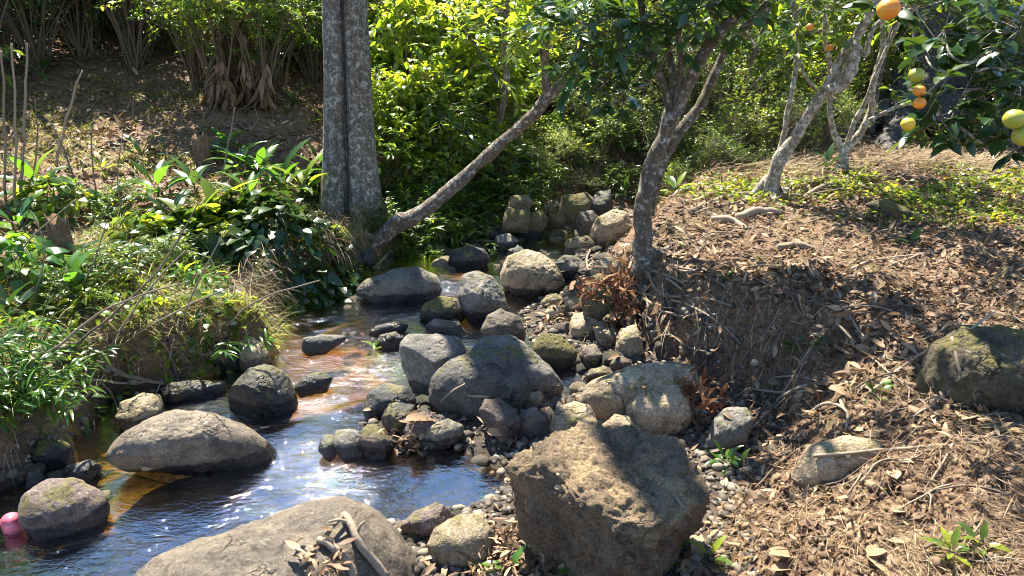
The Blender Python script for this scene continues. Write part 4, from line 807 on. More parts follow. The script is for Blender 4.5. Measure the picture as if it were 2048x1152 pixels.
# fallen green fruit
def ball(px, py, r, col, label):
    p, n = PH(px, py); V, F = ico(3); o = mk('fallen_fruit', V * r * [1, 1, .95], F, M['fruit_' + col], attrs={'rnd': np.zeros(len(V))}); o.location = (p[0], p[1], p[2] + r * .8); tag(o, label, 'fruit')
for c, a, b in (('green', (.10, .22, .06), (.30, .42, .12)), ('lime', (.40, .48, .10), (.6, .6, .2))): M['fruit_' + c] = plain('fruit_' + c, [(0, a), (1, b)], .5, 30, .1, attr=False)
ball(1773, 772, .016, 'green', 'small green fallen fruit on the right bank, the upper of two'); ball(1772, 787, .015, 'lime', 'small yellow-green fallen fruit right below the green one')
# the piece of pink plastic at the water's edge
def plastic():
    p = PG(28, 1062, water=True); e = empty('plastic_bottle', (p[0], p[1], p[2] + .02)); tag(e, 'ribbed pink plastic bottle with a dark curved handle at the lower left water edge', 'bottle')
    n, k = 28, 40; s = np.linspace(0, 1, k); r = .03 * np.where(s < .1, .5 + 5 * s, 1) * (1 + .07 * np.sin(s * 44)) * np.where(s > .95, .8, 1); T, S = np.meshgrid(np.arange(n) / n * 6.2832, s); Rr = np.repeat(r[:, None], n, 1)
    ax = unit(np.array([.25, -.35, .75])); A = unit(np.cross(ax, [1, 0, 0])); B = np.cross(ax, A)
    V = (S[..., None] - .5) * .11 * ax + Rr[..., None] * (np.cos(T)[..., None] * A + np.sin(T)[..., None] * B); V = V.reshape(-1, 3)
    V = np.vstack([V, -.055 * ax, .055 * ax]); F = [(i * n + j, i * n + (j + 1) % n, (i + 1) * n + (j + 1) % n, (i + 1) * n + j) for i in range(k - 1) for j in range(n)]; T3 = [(j, n * k, (j + 1) % n) for j in range(n)] + [((k - 1) * n + j, (k - 1) * n + (j + 1) % n, n * k + 1) for j in range(n)]
    g = newmat('pink_plastic'); pb = g.n('BsdfPrincipled', i_Roughness=.3); tc = g.n('TexCoord'); g.l(g.ramp(g.noise(tc.outputs['Object'], 30, 4), [(.3, (.42, .06, .10)), (.7, (.70, .20, .26))]), pb.inputs['Base Color']); g.l(pb.outputs[0], g.out.inputs[0])
    mk('bottle_body', V, [np.array(F), np.array(T3)], g.m, e)
    acc = Acc(); addtube(acc, [(-.01, -.03, .035), (-.035, -.03, .055), (-.07, -.03, .05), (-.085, -.03, .02), (-.08, -.03, -.01)], .007, 10, n=24); acc.build('handle', plain('grey_plastic', [(0, (.08, .08, .09)), (1, (.18, .17, .18))], .4), e)
    M['pinkp'] = g.m
plastic()
# ------------------------------------------------------------------ trees
M['bark_big'] = barkmat('bark_big', (.045, .034, .026), (.19, .15, .115), (.42, .41, .35), .5, .12)
M['bark_log'] = barkmat('bark_log', (.04, .03, .022), (.17, .12, .08), (.46, .43, .36), .38, .5)
M['bark_citrus'] = barkmat('bark_citrus', (.045, .033, .024), (.17, .125, .085), (.45, .43, .37), .35, .3, moss=(.09, .08, .02))
M['bark_pale'] = barkmat('bark_pale', (.10, .075, .05), (.30, .23, .16), (.60, .57, .48), .6, .4)
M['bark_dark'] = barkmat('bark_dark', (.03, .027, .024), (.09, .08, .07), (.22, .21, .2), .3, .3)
def sprays(lf, tw, C, r, nt, lmin, lmax, leaf, ratio, shape, K=3, up=.25, nl=9, droop=.1, curl=.2, outb=.6, flat=.8, twr=.0025):
    """nt leafy twigs starting about C within r; leaves alternate along each"""
    C = np.asarray(C, float); o = C + rng.normal(size=(nt, 3)) * r * .45 * [1, 1, flat]
    d = unit(unit(o - C) * outb + rdir(nt) * .6 + [0, 0, up]); ln = rng.uniform(lmin, lmax, nt)
    s = (np.arange(nl) + .8) / nl; side = unit(np.cross(d, [0, 0, 1.])); sg = np.where(np.arange(nl) % 2, 1., -1.)
    P = o[:, None] + d[:, None] * (ln[:, None] * s)[..., None] - np.array([0, 0, 1.]) * (droop * ln[:, None] * s ** 2)[..., None]
    D = d[:, None] * .65 + side[:, None] * sg[None, :, None] * .8 + rng.normal(size=(nt, nl, 3)) * .28 - [0, 0, .12 + droop * .5]
    N = np.array([0, 0, 1.]) + rng.normal(size=(nt, nl, 3)) * .42 + 0 * D
    L = leaf * rng.uniform(.65, 1.2, (nt, nl))
    tr = np.repeat(rng.random(nt), nl) * .55 + rng.random(nt * nl) * .45
    leaves(lf, P.reshape(-1, 3), D.reshape(-1, 3), N.reshape(-1, 3), L.ravel(), (L * ratio).ravel(), shape, K, .22, curl, tr)
    if tw is not None:
        b = o + d * ln[:, None] - np.array([0, 0, 1.]) * (droop * ln)[:, None]; B = side * twr; U = np.cross(B, d); c = C + 0 * o
        V = np.stack([c - B, c + B, c + U * 1.5, o - B * .8, o + B * .8, o + U * 1.2, b - B * .4, b + B * .4, b + U * .5], 1).reshape(-1, 3)
        F = (np.arange(nt)[:, None, None] * 9 + np.array([(0, 1, 4, 3), (1, 2, 5, 4), (2, 0, 3, 5), (3, 4, 7, 6), (4, 5, 8, 7), (5, 3, 6, 8)])[None]).reshape(-1, 4)
        tw.add(V, F, .5)
def bpath(spec, Y):
    """branch from pixel points (px, py, radius in px) at ground distance Y (or Y0..Y1)"""
    Y0, Y1 = (Y, Y) if np.isscalar(Y) else Y; n = len(spec); P, r = [], []
    for k, (px, py, rp) in enumerate(spec):
        y = Y0 + (Y1 - Y0) * k / max(n - 1, 1); p = PD(px, py, y); P.append(p); r.append(rp / FPX * np.linalg.norm(p - CAM) * .95)
    return P, r
def fruit(p, r, col, parent, base):
    acc = Acc(); V, F = ico(4); V = V * [1, 1, .94]; V = V * (1 + .006 * vnoise(V * 14)[:, None]) * r; V[:, 2] -= np.exp(-(np.hypot(V[:, 0], V[:, 1]) / (r * .25)) ** 2) * (V[:, 2] > 0) * r * .08
    o = mk('orange_fruit', V + p, F, M['peel_' + col], parent, loc=None); o.data.transform(__import__('mathutils').Matrix.Translation(-Vector(base)))
    st = Acc(); addtube(st, [p + [0, 0, r * .9], p + [.004, 0, r * 1.5]], [.0018, .0015], 5); leaves(st, np.repeat([p + [0, 0, r * .9]], 5, 0), np.array([[math.cos(a), math.sin(a), .1] for a in range(5)]), np.repeat([[0, 0, 1.]], 5, 0), r * .22, r * .14, 'ovate', 2)
    s = st.build('calyx', M['leaf_mid'], o); s.data.transform(__import__('mathutils').Matrix.Translation(-Vector(base)))
for nm, c1, c2 in (('orange', (.62, .20, .015), (.72, .33, .03)), ('yellow', (.55, .42, .03), (.66, .40, .03)), ('green', (.20, .26, .03), (.42, .38, .04))):
    g = newmat('peel_' + nm); tc = g.n('TexCoord'); pb = g.n('BsdfPrincipled', i_Roughness=.42); g.l(g.ramp(g.noise(tc.outputs['Object'], 12, 3), [(.35, c1), (.65, c2)]), pb.inputs['Base Color'])
    g.l(g.bump(g.noise(tc.outputs['Object'], 420, 2), .35, .002), pb.inputs['Normal']); pb.inputs['Subsurface Weight'].default_value = 0; g.l(pb.outputs[0], g.out.inputs[0]); M['peel_' + nm] = g.m
def tree(name, label, cat, base, branches, bark, clusters, leafm, leaf=.08, ratio=.45, shape='ovate', fruits=(), sides=12, nt=14, group=None, lump=.2, K=3, root=0, **kw):
    e = empty(name, base); tag(e, label, cat, group); acc = Acc(); b = np.array(base)
    for P, r, *rest in branches:
        P = [np.asarray(p) - b for p in P]; addtube(acc, P, r, sides=sides if max(r) > .02 else 7, wob=.14, lump=lump, a=rng.random(), n=max(8, len(P) * 6), seed=rng.random() * 50)
    for k in range(root):
        a = k / root * 6.28 + rng.random() * .7; r0 = branches[0][1][0]
        P = []
        for s in (0.1, 1.1, 2.0, 3.2, 4.6):
            x, y = b[0] + math.cos(a + s * .12) * r0 * s, b[1] + math.sin(a + s * .12) * r0 * s; P.append(np.array([x, y, gz(x, y) + r0 * (.95 if s < .5 else .35 / s - .06 * s)]) - b)
        addtube(acc, P, [r0 * .55, r0 * .38, r0 * .26, r0 * .17, r0 * .08], 8, wob=.3, lump=.1)
    lf, tw = Acc(), acc
    allp = np.concatenate([resample(P, r, 24)[0] for P, r, *_ in branches]) - b
    for c in clusters:
        p, r, n = c; q = np.asarray(p) - b; a0 = allp[np.argmin(((allp - q) ** 2).sum(1) + .5 * np.maximum(allp[:, 2] - q[2], 0))]
        addtube(acc, [a0, (a0 + q) / 2 + rng.normal(size=3) * .12 * np.linalg.norm(q - a0), q], [.006 + .006 * r, .004 + .004 * r, .003], 6, wob=.3)
        sprays(lf, tw, np.asarray(p) - b, r, n, .5 * r, 1.1 * r, leaf, ratio, shape, K, **kw)
    if clusters:
        lf.build('crown', M[leafm], e, smooth_=True)
    acc.build('trunk', M[bark], e)
    for px, py, rp, col, Y in fruits:
        p = PD(px, py, Y - (.14 if Y < 3 else 0)); fruit(p, rp / FPX * np.linalg.norm(p - CAM), col, e, base)
    return e
def gp(px, py, Y, up=0.):     # ground point under a pixel column at distance Y
    x = PD(px, py, Y)[0]; return np.array([x, Y, gz(x, Y) + up])

# the orange tree on the cut bank
B1 = gp(1289, 505, 3.85, -.03); Y1 = 3.85
main = bpath([(1288, 512, 26), (1288, 470, 20), (1287, 420, 18), (1292, 370, 17), (1310, 310, 16), (1332, 262, 17), (1346, 225, 15)], Y1); main[0][0][2] = B1[2] - .05
br = [main,
  bpath([(1300, 430, 10), (1320, 340, 11), (1345, 285, 11), (1385, 232, 11), (1412, 190, 10), (1440, 120, 8), (1478, 65, 8), (1530, 10, 7), (1600, -90, 5), (1640, -200, 3)], (Y1 + .05, 4.1)),
  bpath([(1340, 245, 13), (1375, 170, 12), (1400, 120, 12), (1440, 65, 11), (1490, 5, 9), (1530, -90, 8), (1540, -220, 5), (1530, -340, 3)], (Y1, 3.6)),
  bpath([(1346, 235, 11), (1325, 165, 8), (1300, 100, 8), (1288, 40, 7), (1270, -40, 6), (1220, -150, 4), (1170, -230, 3)], (Y1, 3.9)),
  bpath([(1346, 235, 9), (1345, 150, 7), (1335, 70, 6), (1340, -20, 6), (1350, -160, 4), (1330, -300, 3)], (Y1, 4.0)),
  bpath([(1350, 225, 8), (1362, 140, 6), (1358, 60, 5), (1385, -10, 5), (1400, -120, 3)], (Y1, 3.7)),
  bpath([(1290, 50, 3), (1240, 30, 3), (1190, 50, 2), (1150, 110, 2)], (3.9, 3.6)), bpath([(1300, 110, 3), (1240, 120, 2), (1200, 180, 2)], (3.9, 3.8))]
cl = [(PD(*q[:3]), q[3], q[4]) for q in ((1180, 90, 3.7, .16, 12), (1210, 160, 3.8, .12, 9), (1160, 150, 3.7, .1, 6), (1240, 60, 3.8, .18, 14), (1250, 200, 3.8, .1, 6), (1320, 30, 3.8, .18, 14), (1390, 20, 3.7, .18, 14), (1440, 20, 3.8, .14, 10), (1130, 40, 3.8, .15, 9), (1350, 90, 3.8, .10, 6),
   (1480, -30, 3.8, .2, 14), (1220, -40, 3.9, .25, 18), (1350, -90, 3.9, .25, 18), (1500, 40, 3.9, .12, 6), (1560, -60, 3.9, .25, 18))]
for (x, y, z, r, n) in ((.9, 3.7, 2.7, .3, 10), (1.4, 3.9, 2.6, .3, 9), (1.0, 4.2, 3.1, .3, 10), (1.7, 3.5, 2.5, .25, 8), (2.0, 3.8, 2.8, .25, 8)): cl.append(((x, y, z), r, n))
for k in range(5): cl.append(((rng.uniform(.2, 2.1), rng.uniform(2.7, 4.2), rng.uniform(2.35, 3.0)), .14, 5))  # small unseen leaf clusters, added overhead to dapple the right bank with shade
tree('orange_tree', 'forked orange tree with mossy dark limbs standing on the edge of the cut bank', 'tree', B1, br, 'bark_citrus', cl, 'leaf_dark', .085, .48,
     fruits=((1456, 88, 6, 'orange', 4.0), (1370, 28, 8, 'yellow', 3.7), (1432, 76, 5, 'yellow', 3.9), (1478, 143, 6, 'green', 4.2), (1492, 142, 6, 'green', 4.25)), root=6, nl=9, droop=.3)
# leaning pale tree and the little forked one behind
_s = .8
B2 = gp(1538, 378, 4.9, -.03)
m2 = bpath([(1530, 400, 21), (1540, 375, 17), (1558, 325, 14), (1585, 280, 11), (1620, 225, 10), (1652, 180, 10), (1680, 120, 9), (1712, 75, 8), (1745, 20, 8), (1790, -60, 7), (1820, -180, 4)], (4.9, 4.7)); 
tree('leaning_tree', 'pale lichen-spotted tree leaning right, with a bulge on its upper trunk', 'tree', B2,
     [m2, bpath([(1548, 352, 7), (1566, 280, 6), (1578, 215, 5), (1592, 140, 5), (1594, 60, 4), (1585, -20, 4), (1590, -120, 3)], (4.9, 4.9)), bpath([(1655, 182, 9), (1682, 170, 12), (1700, 140, 13), (1705, 105, 9), (1712, 80, 5)], 4.7),
      bpath([(1710, 85, 5), (1730, 110, 5), (1745, 60, 4), (1780, 20, 3), (1830, -60, 3)], 4.75), bpath([(1640, 190, 3), (1610, 150, 3), (1600, 120, 2)], 4.7)], 'bark_pale',
     [(PD(1610, 10, 4.8), .2, 10), (PD(1770, -60, 4.7), .35, 20), (PD(1850, -120, 4.6), .4, 24), (PD(1700, -120, 4.8), .4, 24), (PD(1640, 60, 5.0), .12, 5), ((2.9, 4.4, 2.6), .4, 22), ((2.2, 4.2, 2.9), .4, 22)], 'leaf_mid', .085, .48, root=5,
     fruits=((1620, 54, 7, 'orange', 4.7), (1660, 95, 6, 'orange', 4.8)), nl=9, droop=.25)
B3 = gp(1682, 345, 5.35, -.02)
tree('forked_tree', 'small slender tree forking low into a V, behind the leaning pale tree', 'tree', B3,
     [bpath([(1684, 352, 14), (1684, 325, 10), (1686, 300, 9)], 5.35), bpath([(1684, 305, 7), (1668, 262, 6), (1660, 215, 5), (1662, 140, 5), (1650, 60, 4), (1660, -40, 4)], 5.35),
      bpath([(1686, 305, 8), (1712, 278, 7), (1738, 235, 7), (1748, 160, 6), (1765, 90, 5), (1768, 10, 4), (1780, -80, 3)], 5.35), bpath([(1692, 295, 5), (1706, 250, 5), (1733, 200, 5), (1755, 140, 4), (1790, 60, 4), (1830, -20, 3)], (5.35, 5.2)), bpath([(1740, 240, 4), (1790, 215, 3), (1850, 200, 3)], 5.2)], 'bark_pale',
     [(PD(1650, 20, 5.3), .3, 16), (PD(1770, 0, 5.3), .3, 12), (PD(1830, 20, 5.2), .3, 10), (PD(1790, 200, 5.2), .12, 5), (PD(1700, -120, 5.3), .4, 12)], 'leaf_mid', .07, .45, root=4, nl=8, droop=.2)
# orange tree outside the frame whose boughs hang in at the upper right
B4 = np.array([3.1, 3.0, gz(3.1, 3.0) - .03])
def P4(px, py, Y): return PD(px, py, Y)
top4 = np.array([2.9, 2.95, 2.0])
br4 = [([B4, B4 + [-.05, 0, .6], top4, top4 + [-.2, .1, .7]], [.08, .065, .05, .03]),
  ([top4, PD(2200, -60, 2.8), PD(2060, 0, 2.75), PD(2010, 70, 2.72), PD(1965, 115, 2.7), PD(1900, 145, 2.7), PD(1850, 190, 2.7)], [.03, .012, .007, .0065, .006, .004, .002]),
  ([top4 + [-.1, .05, .4], PD(2120, -160, 2.6), PD(1950, -90, 2.55), PD(1830, -30, 2.5), PD(1780, 5, 2.5)], [.02, .01, .006, .004, .003]),
  ([top4, PD(2180, 120, 2.6), PD(2080, 190, 2.55), PD(2030, 215, 2.5)], [.02, .008, .005, .002]),
  ([PD(1900, 145, 2.7), PD(1870, 200, 2.68), PD(1850, 235, 2.66)], [.003, .002, .0015]), ([PD(1965, 115, 2.7), PD(1930, 180, 2.68), PD(1900, 240, 2.66)], [.003, .002, .0015])]
cl4 = [(PD(*q[:3]), q[3], q[4]) for q in ((1880, 235, 2.66, .07, 6), (1920, 215, 2.66, .08, 7), (1860, 180, 2.68, .06, 4), (1965, 180, 2.7, .09, 7), (2010, 140, 2.7, .08, 6), (1930, 110, 2.75, .08, 6), (1800, 10, 2.5, .06, 4), (1990, 60, 2.75, .08, 5), (2040, 60, 2.6, .1, 6),
   (2030, 270, 2.5, .06, 4), (2040, 190, 2.5, .06, 4), (1890, 60, 2.8, .1, 6), (1850, 110, 2.8, .06, 4), (2030, 300, 2.6, .04, 2), (1900, -60, 2.6, .15, 9), (2050, -60, 2.7, .15, 9))]
for (x, y, z, r, n) in ((2.4, 2.9, 2.6, .4, 22), (2.9, 2.9, 2.9, .5, 26), (3.2, 3.3, 2.5, .5, 24), (2.6, 2.4, 2.7, .4, 18), (3.3, 2.6, 2.2, .5, 24), (1.9, 3.1, 2.5, .3, 12)): cl4.append(((x, y, z), r, n))
tree('orange_tree', 'orange tree whose fruiting branches hang in from the right edge of the picture', 'tree', B4, br4, 'bark_pale', cl4, 'leaf_dark', .075, .5, K=5, droop=.35, nl=6, root=4,
     fruits=((1777, 18, 19, 'orange', 2.5), (1833, 150, 13, 'green', 2.66), (1839, 182, 10, 'orange', 2.7), (1839, 206, 10.5, 'orange', 2.68), (1816, 248, 12, 'yellow', 2.64), (2029, 238, 17, 'green', 2.5), (2047, 272, 17, 'green', 2.5), (1960, 240, 8, 'yellow', 2.8)))

# leaning mossy log rooted at the left bank
B5 = PG(742, 492)
lg = bpath([(738, 500, 13), (765, 470, 17), (800, 446, 18), (850, 417, 16), (905, 375, 14), (955, 328, 13), (1000, 285, 12), (1050, 243, 12), (1085, 205, 13), (1108, 180, 12), (1128, 162, 9)], (B5[1] + .05, B5[1] + .25))
yb = B5[1] + .2
tree('leaning_log', 'long leaning tree trunk over the stream with lichen patches and a broken top', 'tree', B5,
     [lg, bpath([(1096, 198, 10), (1093, 150, 9), (1090, 110, 8), (1094, 60, 8), (1100, 10, 7), (1110, -60, 4)], yb), bpath([(1108, 182, 6), (1125, 165, 5), (1132, 140, 3)], yb), bpath([(800, 428, 10), (775, 455, 9), (745, 492, 7), (735, 520, 5)], B5[1]),
      bpath([(750, 480, 8), (725, 468, 5), (700, 475, 4), (680, 470, 2)], B5[1]), bpath([(1092, 120, 3), (1060, 80, 3), (1020, 70, 2)], yb), bpath([(1092, 100, 3), (1130, 70, 2), (1170, 60, 2)], yb)], 'bark_log',
     [(PD(1020, 70, yb), .16, 9), (PD(1060, 95, yb), .14, 7), (PD(1150, 65, yb), .12, 6), (PD(1100, 20, yb), .2, 10), (PD(1090, -60, yb), .3, 16)], 'leaf_lime', .09, .4, 'lance', nl=8, lump=.16)

# the big pale trunk with a deep crevice
def big_trunk():
    B = np.array([PD(700, 400, 5.35)[0], 5.35, 0]); B[2] = gz(B[0], B[1]) - .12
    H = 11.; ni, nj = 220, 84; u = np.linspace(0, 1, ni) ** 1.5; th = np.arange(nj) / nj * 2 * np.pi
    U, T = np.meshgrid(u, th, indexing='ij'); z = U * H
    r = .140 + .070 * np.exp(-z / .9) + .05 * np.exp(-z / .25) - .02 * z / H
    thc = -np.pi / 2 + .04 * np.sin(z * 1.5)
    dd = np.angle(np.exp(1j * (T - thc))); wdt = .10 + .10 * np.exp(-z / 1.1); 
    r = r * (1 - .5 * np.exp(-(dd / wdt) ** 2) + .07 * np.exp(-((np.abs(dd) - .8) / .45) ** 2))
    butt = np.exp(-z / .8) * (.10 * np.cos(3 * T + .6) + .06 * np.cos(5 * T + 2))
    q = np.stack([np.cos(T) * 2.2, np.sin(T) * 2.2, z * 1.3], -1)
    r = r * (1 + butt + .035 * fbm(q, 4) + .012 * fbm(q * 6, 2))
    V = np.stack([r * np.cos(T) + .045 * z, r * np.sin(T), z], -1).reshape(-1, 3)
    i, j = np.meshgrid(range(ni - 1), range(nj), indexing='ij'); i = i.ravel(); j = j.ravel(); k = (j + 1) % nj
    F = np.stack([i * nj + j, i * nj + k, (i + 1) * nj + k, (i + 1) * nj + j], 1)
    e = empty('tall_tree', B); tag(e, 'tall straight tree with a thick pale lichened trunk split by a deep dark crevice', 'tree')
    mk('trunk', V, F, M['bark_big'], e)
    acc = Acc()
    for k in range(7):
        a = k / 7 * 6.28 + .3; P = [[.045 * H, 0, H - 1.2 + .15 * k], [.6 * math.cos(a) + .5, .6 * math.sin(a), H - .5 + .15 * k], [1.8 * math.cos(a), 1.8 * math.sin(a), H + .5 + .1 * k]]; addtube(acc, P, [.08, .05, .02], 7, wob=.3)
    acc.build('limbs', M['bark_big'], e)
    lf = Acc()
    for k in range(40):
        a = rng.random() * 6.28; q = rng.uniform(.3, 2.4); sprays(lf, None, (q * math.cos(a) + .5, q * math.sin(a), H + rng.uniform(-.5, 1.5)), .45, 14, .2, .5, .14, .5, 'ovate', 2, nl=7)
    lf.build('crown', M['leaf_dark'], e)
    acc = Acc()
    for k in range(7):
        x0 = rng.uniform(-.03, .03); P = [[x0 + .045 * z_ + .02 * math.sin(z_ * 3 + k), -.085 - .05 * math.exp(-z_) - .01 * k % .03, z_] for z_ in np.linspace(.1, 2.6 + .5 * (k % 3), 9)]; addtube(acc, P, rng.uniform(.004, .009), 6, wob=.6)
    acc.build('climbing_roots', M['bark_dark'], e)
big_trunk()
B6 = gp(1000, 330, 6.3, -.03)
tree('thin_tree', 'thin crooked grey tree rising behind the leaning log', 'tree', B6, [bpath([(975, 400, 12), (985, 350, 9), (992, 270, 8), (1008, 200, 8), (1012, 130, 6), (1008, 60, 5), (1020, -40, 4), (1010, -160, 3)], 6.3), bpath([(1010, 190, 4), (970, 120, 3), (930, 60, 3)], 6.3)], 'bark_log',
     [(PD(1010, 120, 6.2), .3, 12), (PD(940, 60, 6.2), .35, 14), (PD(1030, 20, 6.2), .35, 14), (PD(980, -60, 6.3), .4, 16)], 'leaf_lime', .10, .4, 'lance', nl=8)
B7 = gp(1840, 300, 7.6, -.1)
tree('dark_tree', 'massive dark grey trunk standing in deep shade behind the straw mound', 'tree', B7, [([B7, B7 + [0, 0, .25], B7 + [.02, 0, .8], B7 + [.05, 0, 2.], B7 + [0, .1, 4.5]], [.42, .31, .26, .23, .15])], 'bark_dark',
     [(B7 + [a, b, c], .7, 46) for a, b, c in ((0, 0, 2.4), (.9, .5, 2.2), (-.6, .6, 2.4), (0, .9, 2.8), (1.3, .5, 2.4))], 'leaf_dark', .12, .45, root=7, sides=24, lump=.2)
# taller trees up the left slope: their crowns shade the litter below them
def woodtree(px, Y, H, r, label, leafm='leaf_dark', nc=9, group='shade trees up the left slope', leaf=.11, x=None, tr=.07):
    b = gp(px, 100, Y, -.05) if x is None else np.array([x, Y, gz(x, Y) - .05])
    brs = [([b, b + [.05, 0, H * .4], b + [-.05, .05, H * .75], b + [0, 0, H * .95]], [tr, tr * .8, tr * .6, tr * .3])]; cc = []
    for k in range(nc):
        a = k * 2.4; q = r * math.sqrt((k + .5) / nc); c = b + [q * math.cos(a), q * math.sin(a), H * rng.uniform(.68, 1.05)]; cc.append((c, .5, 34)); brs.append(([b + [0, 0, H * rng.uniform(.35, .7)], (b + c) / 2 + [0, 0, H * .32], c], [tr * .4, tr * .25, tr * .1]))
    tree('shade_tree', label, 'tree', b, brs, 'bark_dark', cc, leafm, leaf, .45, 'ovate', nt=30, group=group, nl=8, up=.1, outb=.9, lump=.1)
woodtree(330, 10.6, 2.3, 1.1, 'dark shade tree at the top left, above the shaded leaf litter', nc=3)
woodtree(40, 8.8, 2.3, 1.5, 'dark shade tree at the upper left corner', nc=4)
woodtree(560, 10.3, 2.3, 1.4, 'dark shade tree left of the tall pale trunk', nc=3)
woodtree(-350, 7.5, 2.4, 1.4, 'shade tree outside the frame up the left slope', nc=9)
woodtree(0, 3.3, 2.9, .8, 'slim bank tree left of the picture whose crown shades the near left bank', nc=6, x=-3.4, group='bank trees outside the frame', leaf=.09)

for k, (px, Y, H, lean, lm, lab) in enumerate(((775, 8.3, 2.6, .1, 'leaf_mid', 'slim sapling just right of the tall pale trunk'), (905, 8.0, 2.5, -.1, 'leaf_dark', 'slim dark-leaved sapling behind the vine tangles'), (1150, 7.6, 2.4, .15, 'leaf_dark', 'slim sapling above the stream-head rocks'), (1215, 8.6, 2.8, -.1, 'leaf_lime', 'pale sapling left of the orange tree crown'),
    (1400, 7.9, 2.5, .1, 'leaf_dark', 'dark sapling seen under the right limb of the orange tree'), (1490, 6.9, 2.1, .12, 'leaf_mid', 'thin sapling left of the leaning pale tree'), (1620, 8.7, 2.7, -.15, 'leaf_dark', 'dark sapling behind the leaning pale tree'), (1770, 7.3, 2.3, .1, 'leaf_mid', 'slim sapling between the forked tree and the massive dark trunk'),
    (1950, 7.9, 2.6, -.1, 'leaf_dark', 'dark sapling right of the massive dark trunk'), (610, 8.4, 2.3, .1, 'leaf_mid', 'slim sapling left of the tall pale trunk'), (200, 8.2, 2.3, .1, 'leaf_dark', 'slim dark sapling at the back of the shaded litter'), (1060, 10., 3.0, .1, 'leaf_dark', 'dark sapling high in the middle background'), (1320, 9.6, 3.0, -.1, 'leaf_dark', 'dark sapling behind the orange tree crown'))):
    b = gp(px, 100, Y, -.04); t = b + [lean * H, 0, H]; tree('sapling', lab, 'tree', b, [([b, b + [lean * .2, .03, H * .35], b + [lean * H * .6, -.04, H * .65], t], [.028, .022, .016, .007])] + [([b + [lean * H * f, 0, H * f], b + [lean * H * f + .25 * math.cos(k * 2 + f * 9), .25 * math.sin(k * 2 + f * 9), H * f + .2], b + [lean * H * f + .5 * math.cos(k * 2 + f * 9), .5 * math.sin(k * 2 + f * 9), H * f + .3]], [.012, .008, .004]) for f in (.35, .5, .62, .75)], 'bark_citrus',
         [(b + [lean * H * f + .45 * math.cos(k * 2 + f * 9), .45 * math.sin(k * 2 + f * 9), H * f + .28], .22, 9) for f in (.35, .5, .62, .75)] + [(t, .25, 12), (t - [0, 0, .3], .25, 8)], lm, .12, .36, 'lance', nl=8, droop=.4)
# ------------------------------------------------------------------ shrubs: a few grown as models, then copied
PROTO = {}
def grow(key, leafm, leaf, ratio, shape, H, W, ncl, nt, stems=6, h0=.12, **kw):
    lf, tw, st = Acc(), Acc(), Acc(); tops = []
    for k in range(ncl):
        a = k * 2.39996; q = math.sqrt((k + .5) / ncl); h = H * (h0 + (1 - h0) * ((k * .618) % 1)) * (1 - .35 * q * q * (h0 < .4))
        tops.append(np.array([W * q * math.cos(a), W * q * math.sin(a), h]) + rng.normal(size=3) * .06)
    for t in tops: sprays(lf, tw, t, .22 * H / 1.6 + .05, nt, .10, .30, leaf, ratio, shape, 3, **kw)
    for t in tops:
        b0 = np.array([rng.normal() * .05, rng.normal() * .05, -.05]); addtube(st, [b0, (b0 + t) / 2 + [0, 0, .12 * H] + rng.normal(size=3) * .05, t], [.013, .008, .003], 6, wob=.3)
    e = empty('shrub', (0, 0, 0)); lf.build('foliage', M[leafm], e)
    for V, F, A in zip(tw.V, tw.F, tw.A): st.V.append(V); st.F.append(F - F.min() + st.n); st.A.append(A); st.n += len(V)
    st.build('stems', M['twig'], e); PROTO[key] = [e, False]
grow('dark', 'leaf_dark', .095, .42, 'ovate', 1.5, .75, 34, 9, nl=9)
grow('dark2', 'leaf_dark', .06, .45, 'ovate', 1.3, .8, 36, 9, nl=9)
grow('mid', 'leaf_mid', .11, .36, 'lance', 1.5, .7, 34, 8, nl=9)
grow('small', 'leaf_mid', .042, .45, 'ovate', 1.4, .65, 46, 12, nl=9, up=.5)
grow('small2', 'leaf_lime', .045, .48, 'ovate', 1.3, .65, 44, 11, nl=9, up=.5)
grow('lime', 'leaf_lime', .115, .48, 'ovate', 1.6, .7, 28, 7, nl=8)
grow('heart', 'leaf_lime', .11, .85, 'heart', 1.1, .65, 30, 7, nl=6, droop=.4, curl=.35)
grow('high', 'leaf_mid', .07, .45, 'ovate', 1.5, .75, 26, 9, nl=9, h0=.5)
grow('high2', 'leaf_dark', .075, .42, 'ovate', 1.6, .8, 26, 9, nl=9, h0=.45)
grow('lance', 'leaf_mid', .12, .26, 'lance', .7, .55, 30, 6, nl=8, up=.4, droop=.2)
def put(key, x, y, s, label, cat='shrub', group=None, sz=1., name=None, dz=-.03, rz=None):
    e, used = PROTO[key]; o = copy_tree(e) if used else e; PROTO[key][1] = True
    o.location = (x, y, gz(x, y) + dz); o.rotation_euler = (0, 0, rng.random() * 6.28 if rz is None else rz); o.scale = (s, s, s * sz)
    if name: o.name = name
    tag(o, label, cat, group); return o
_wall = []
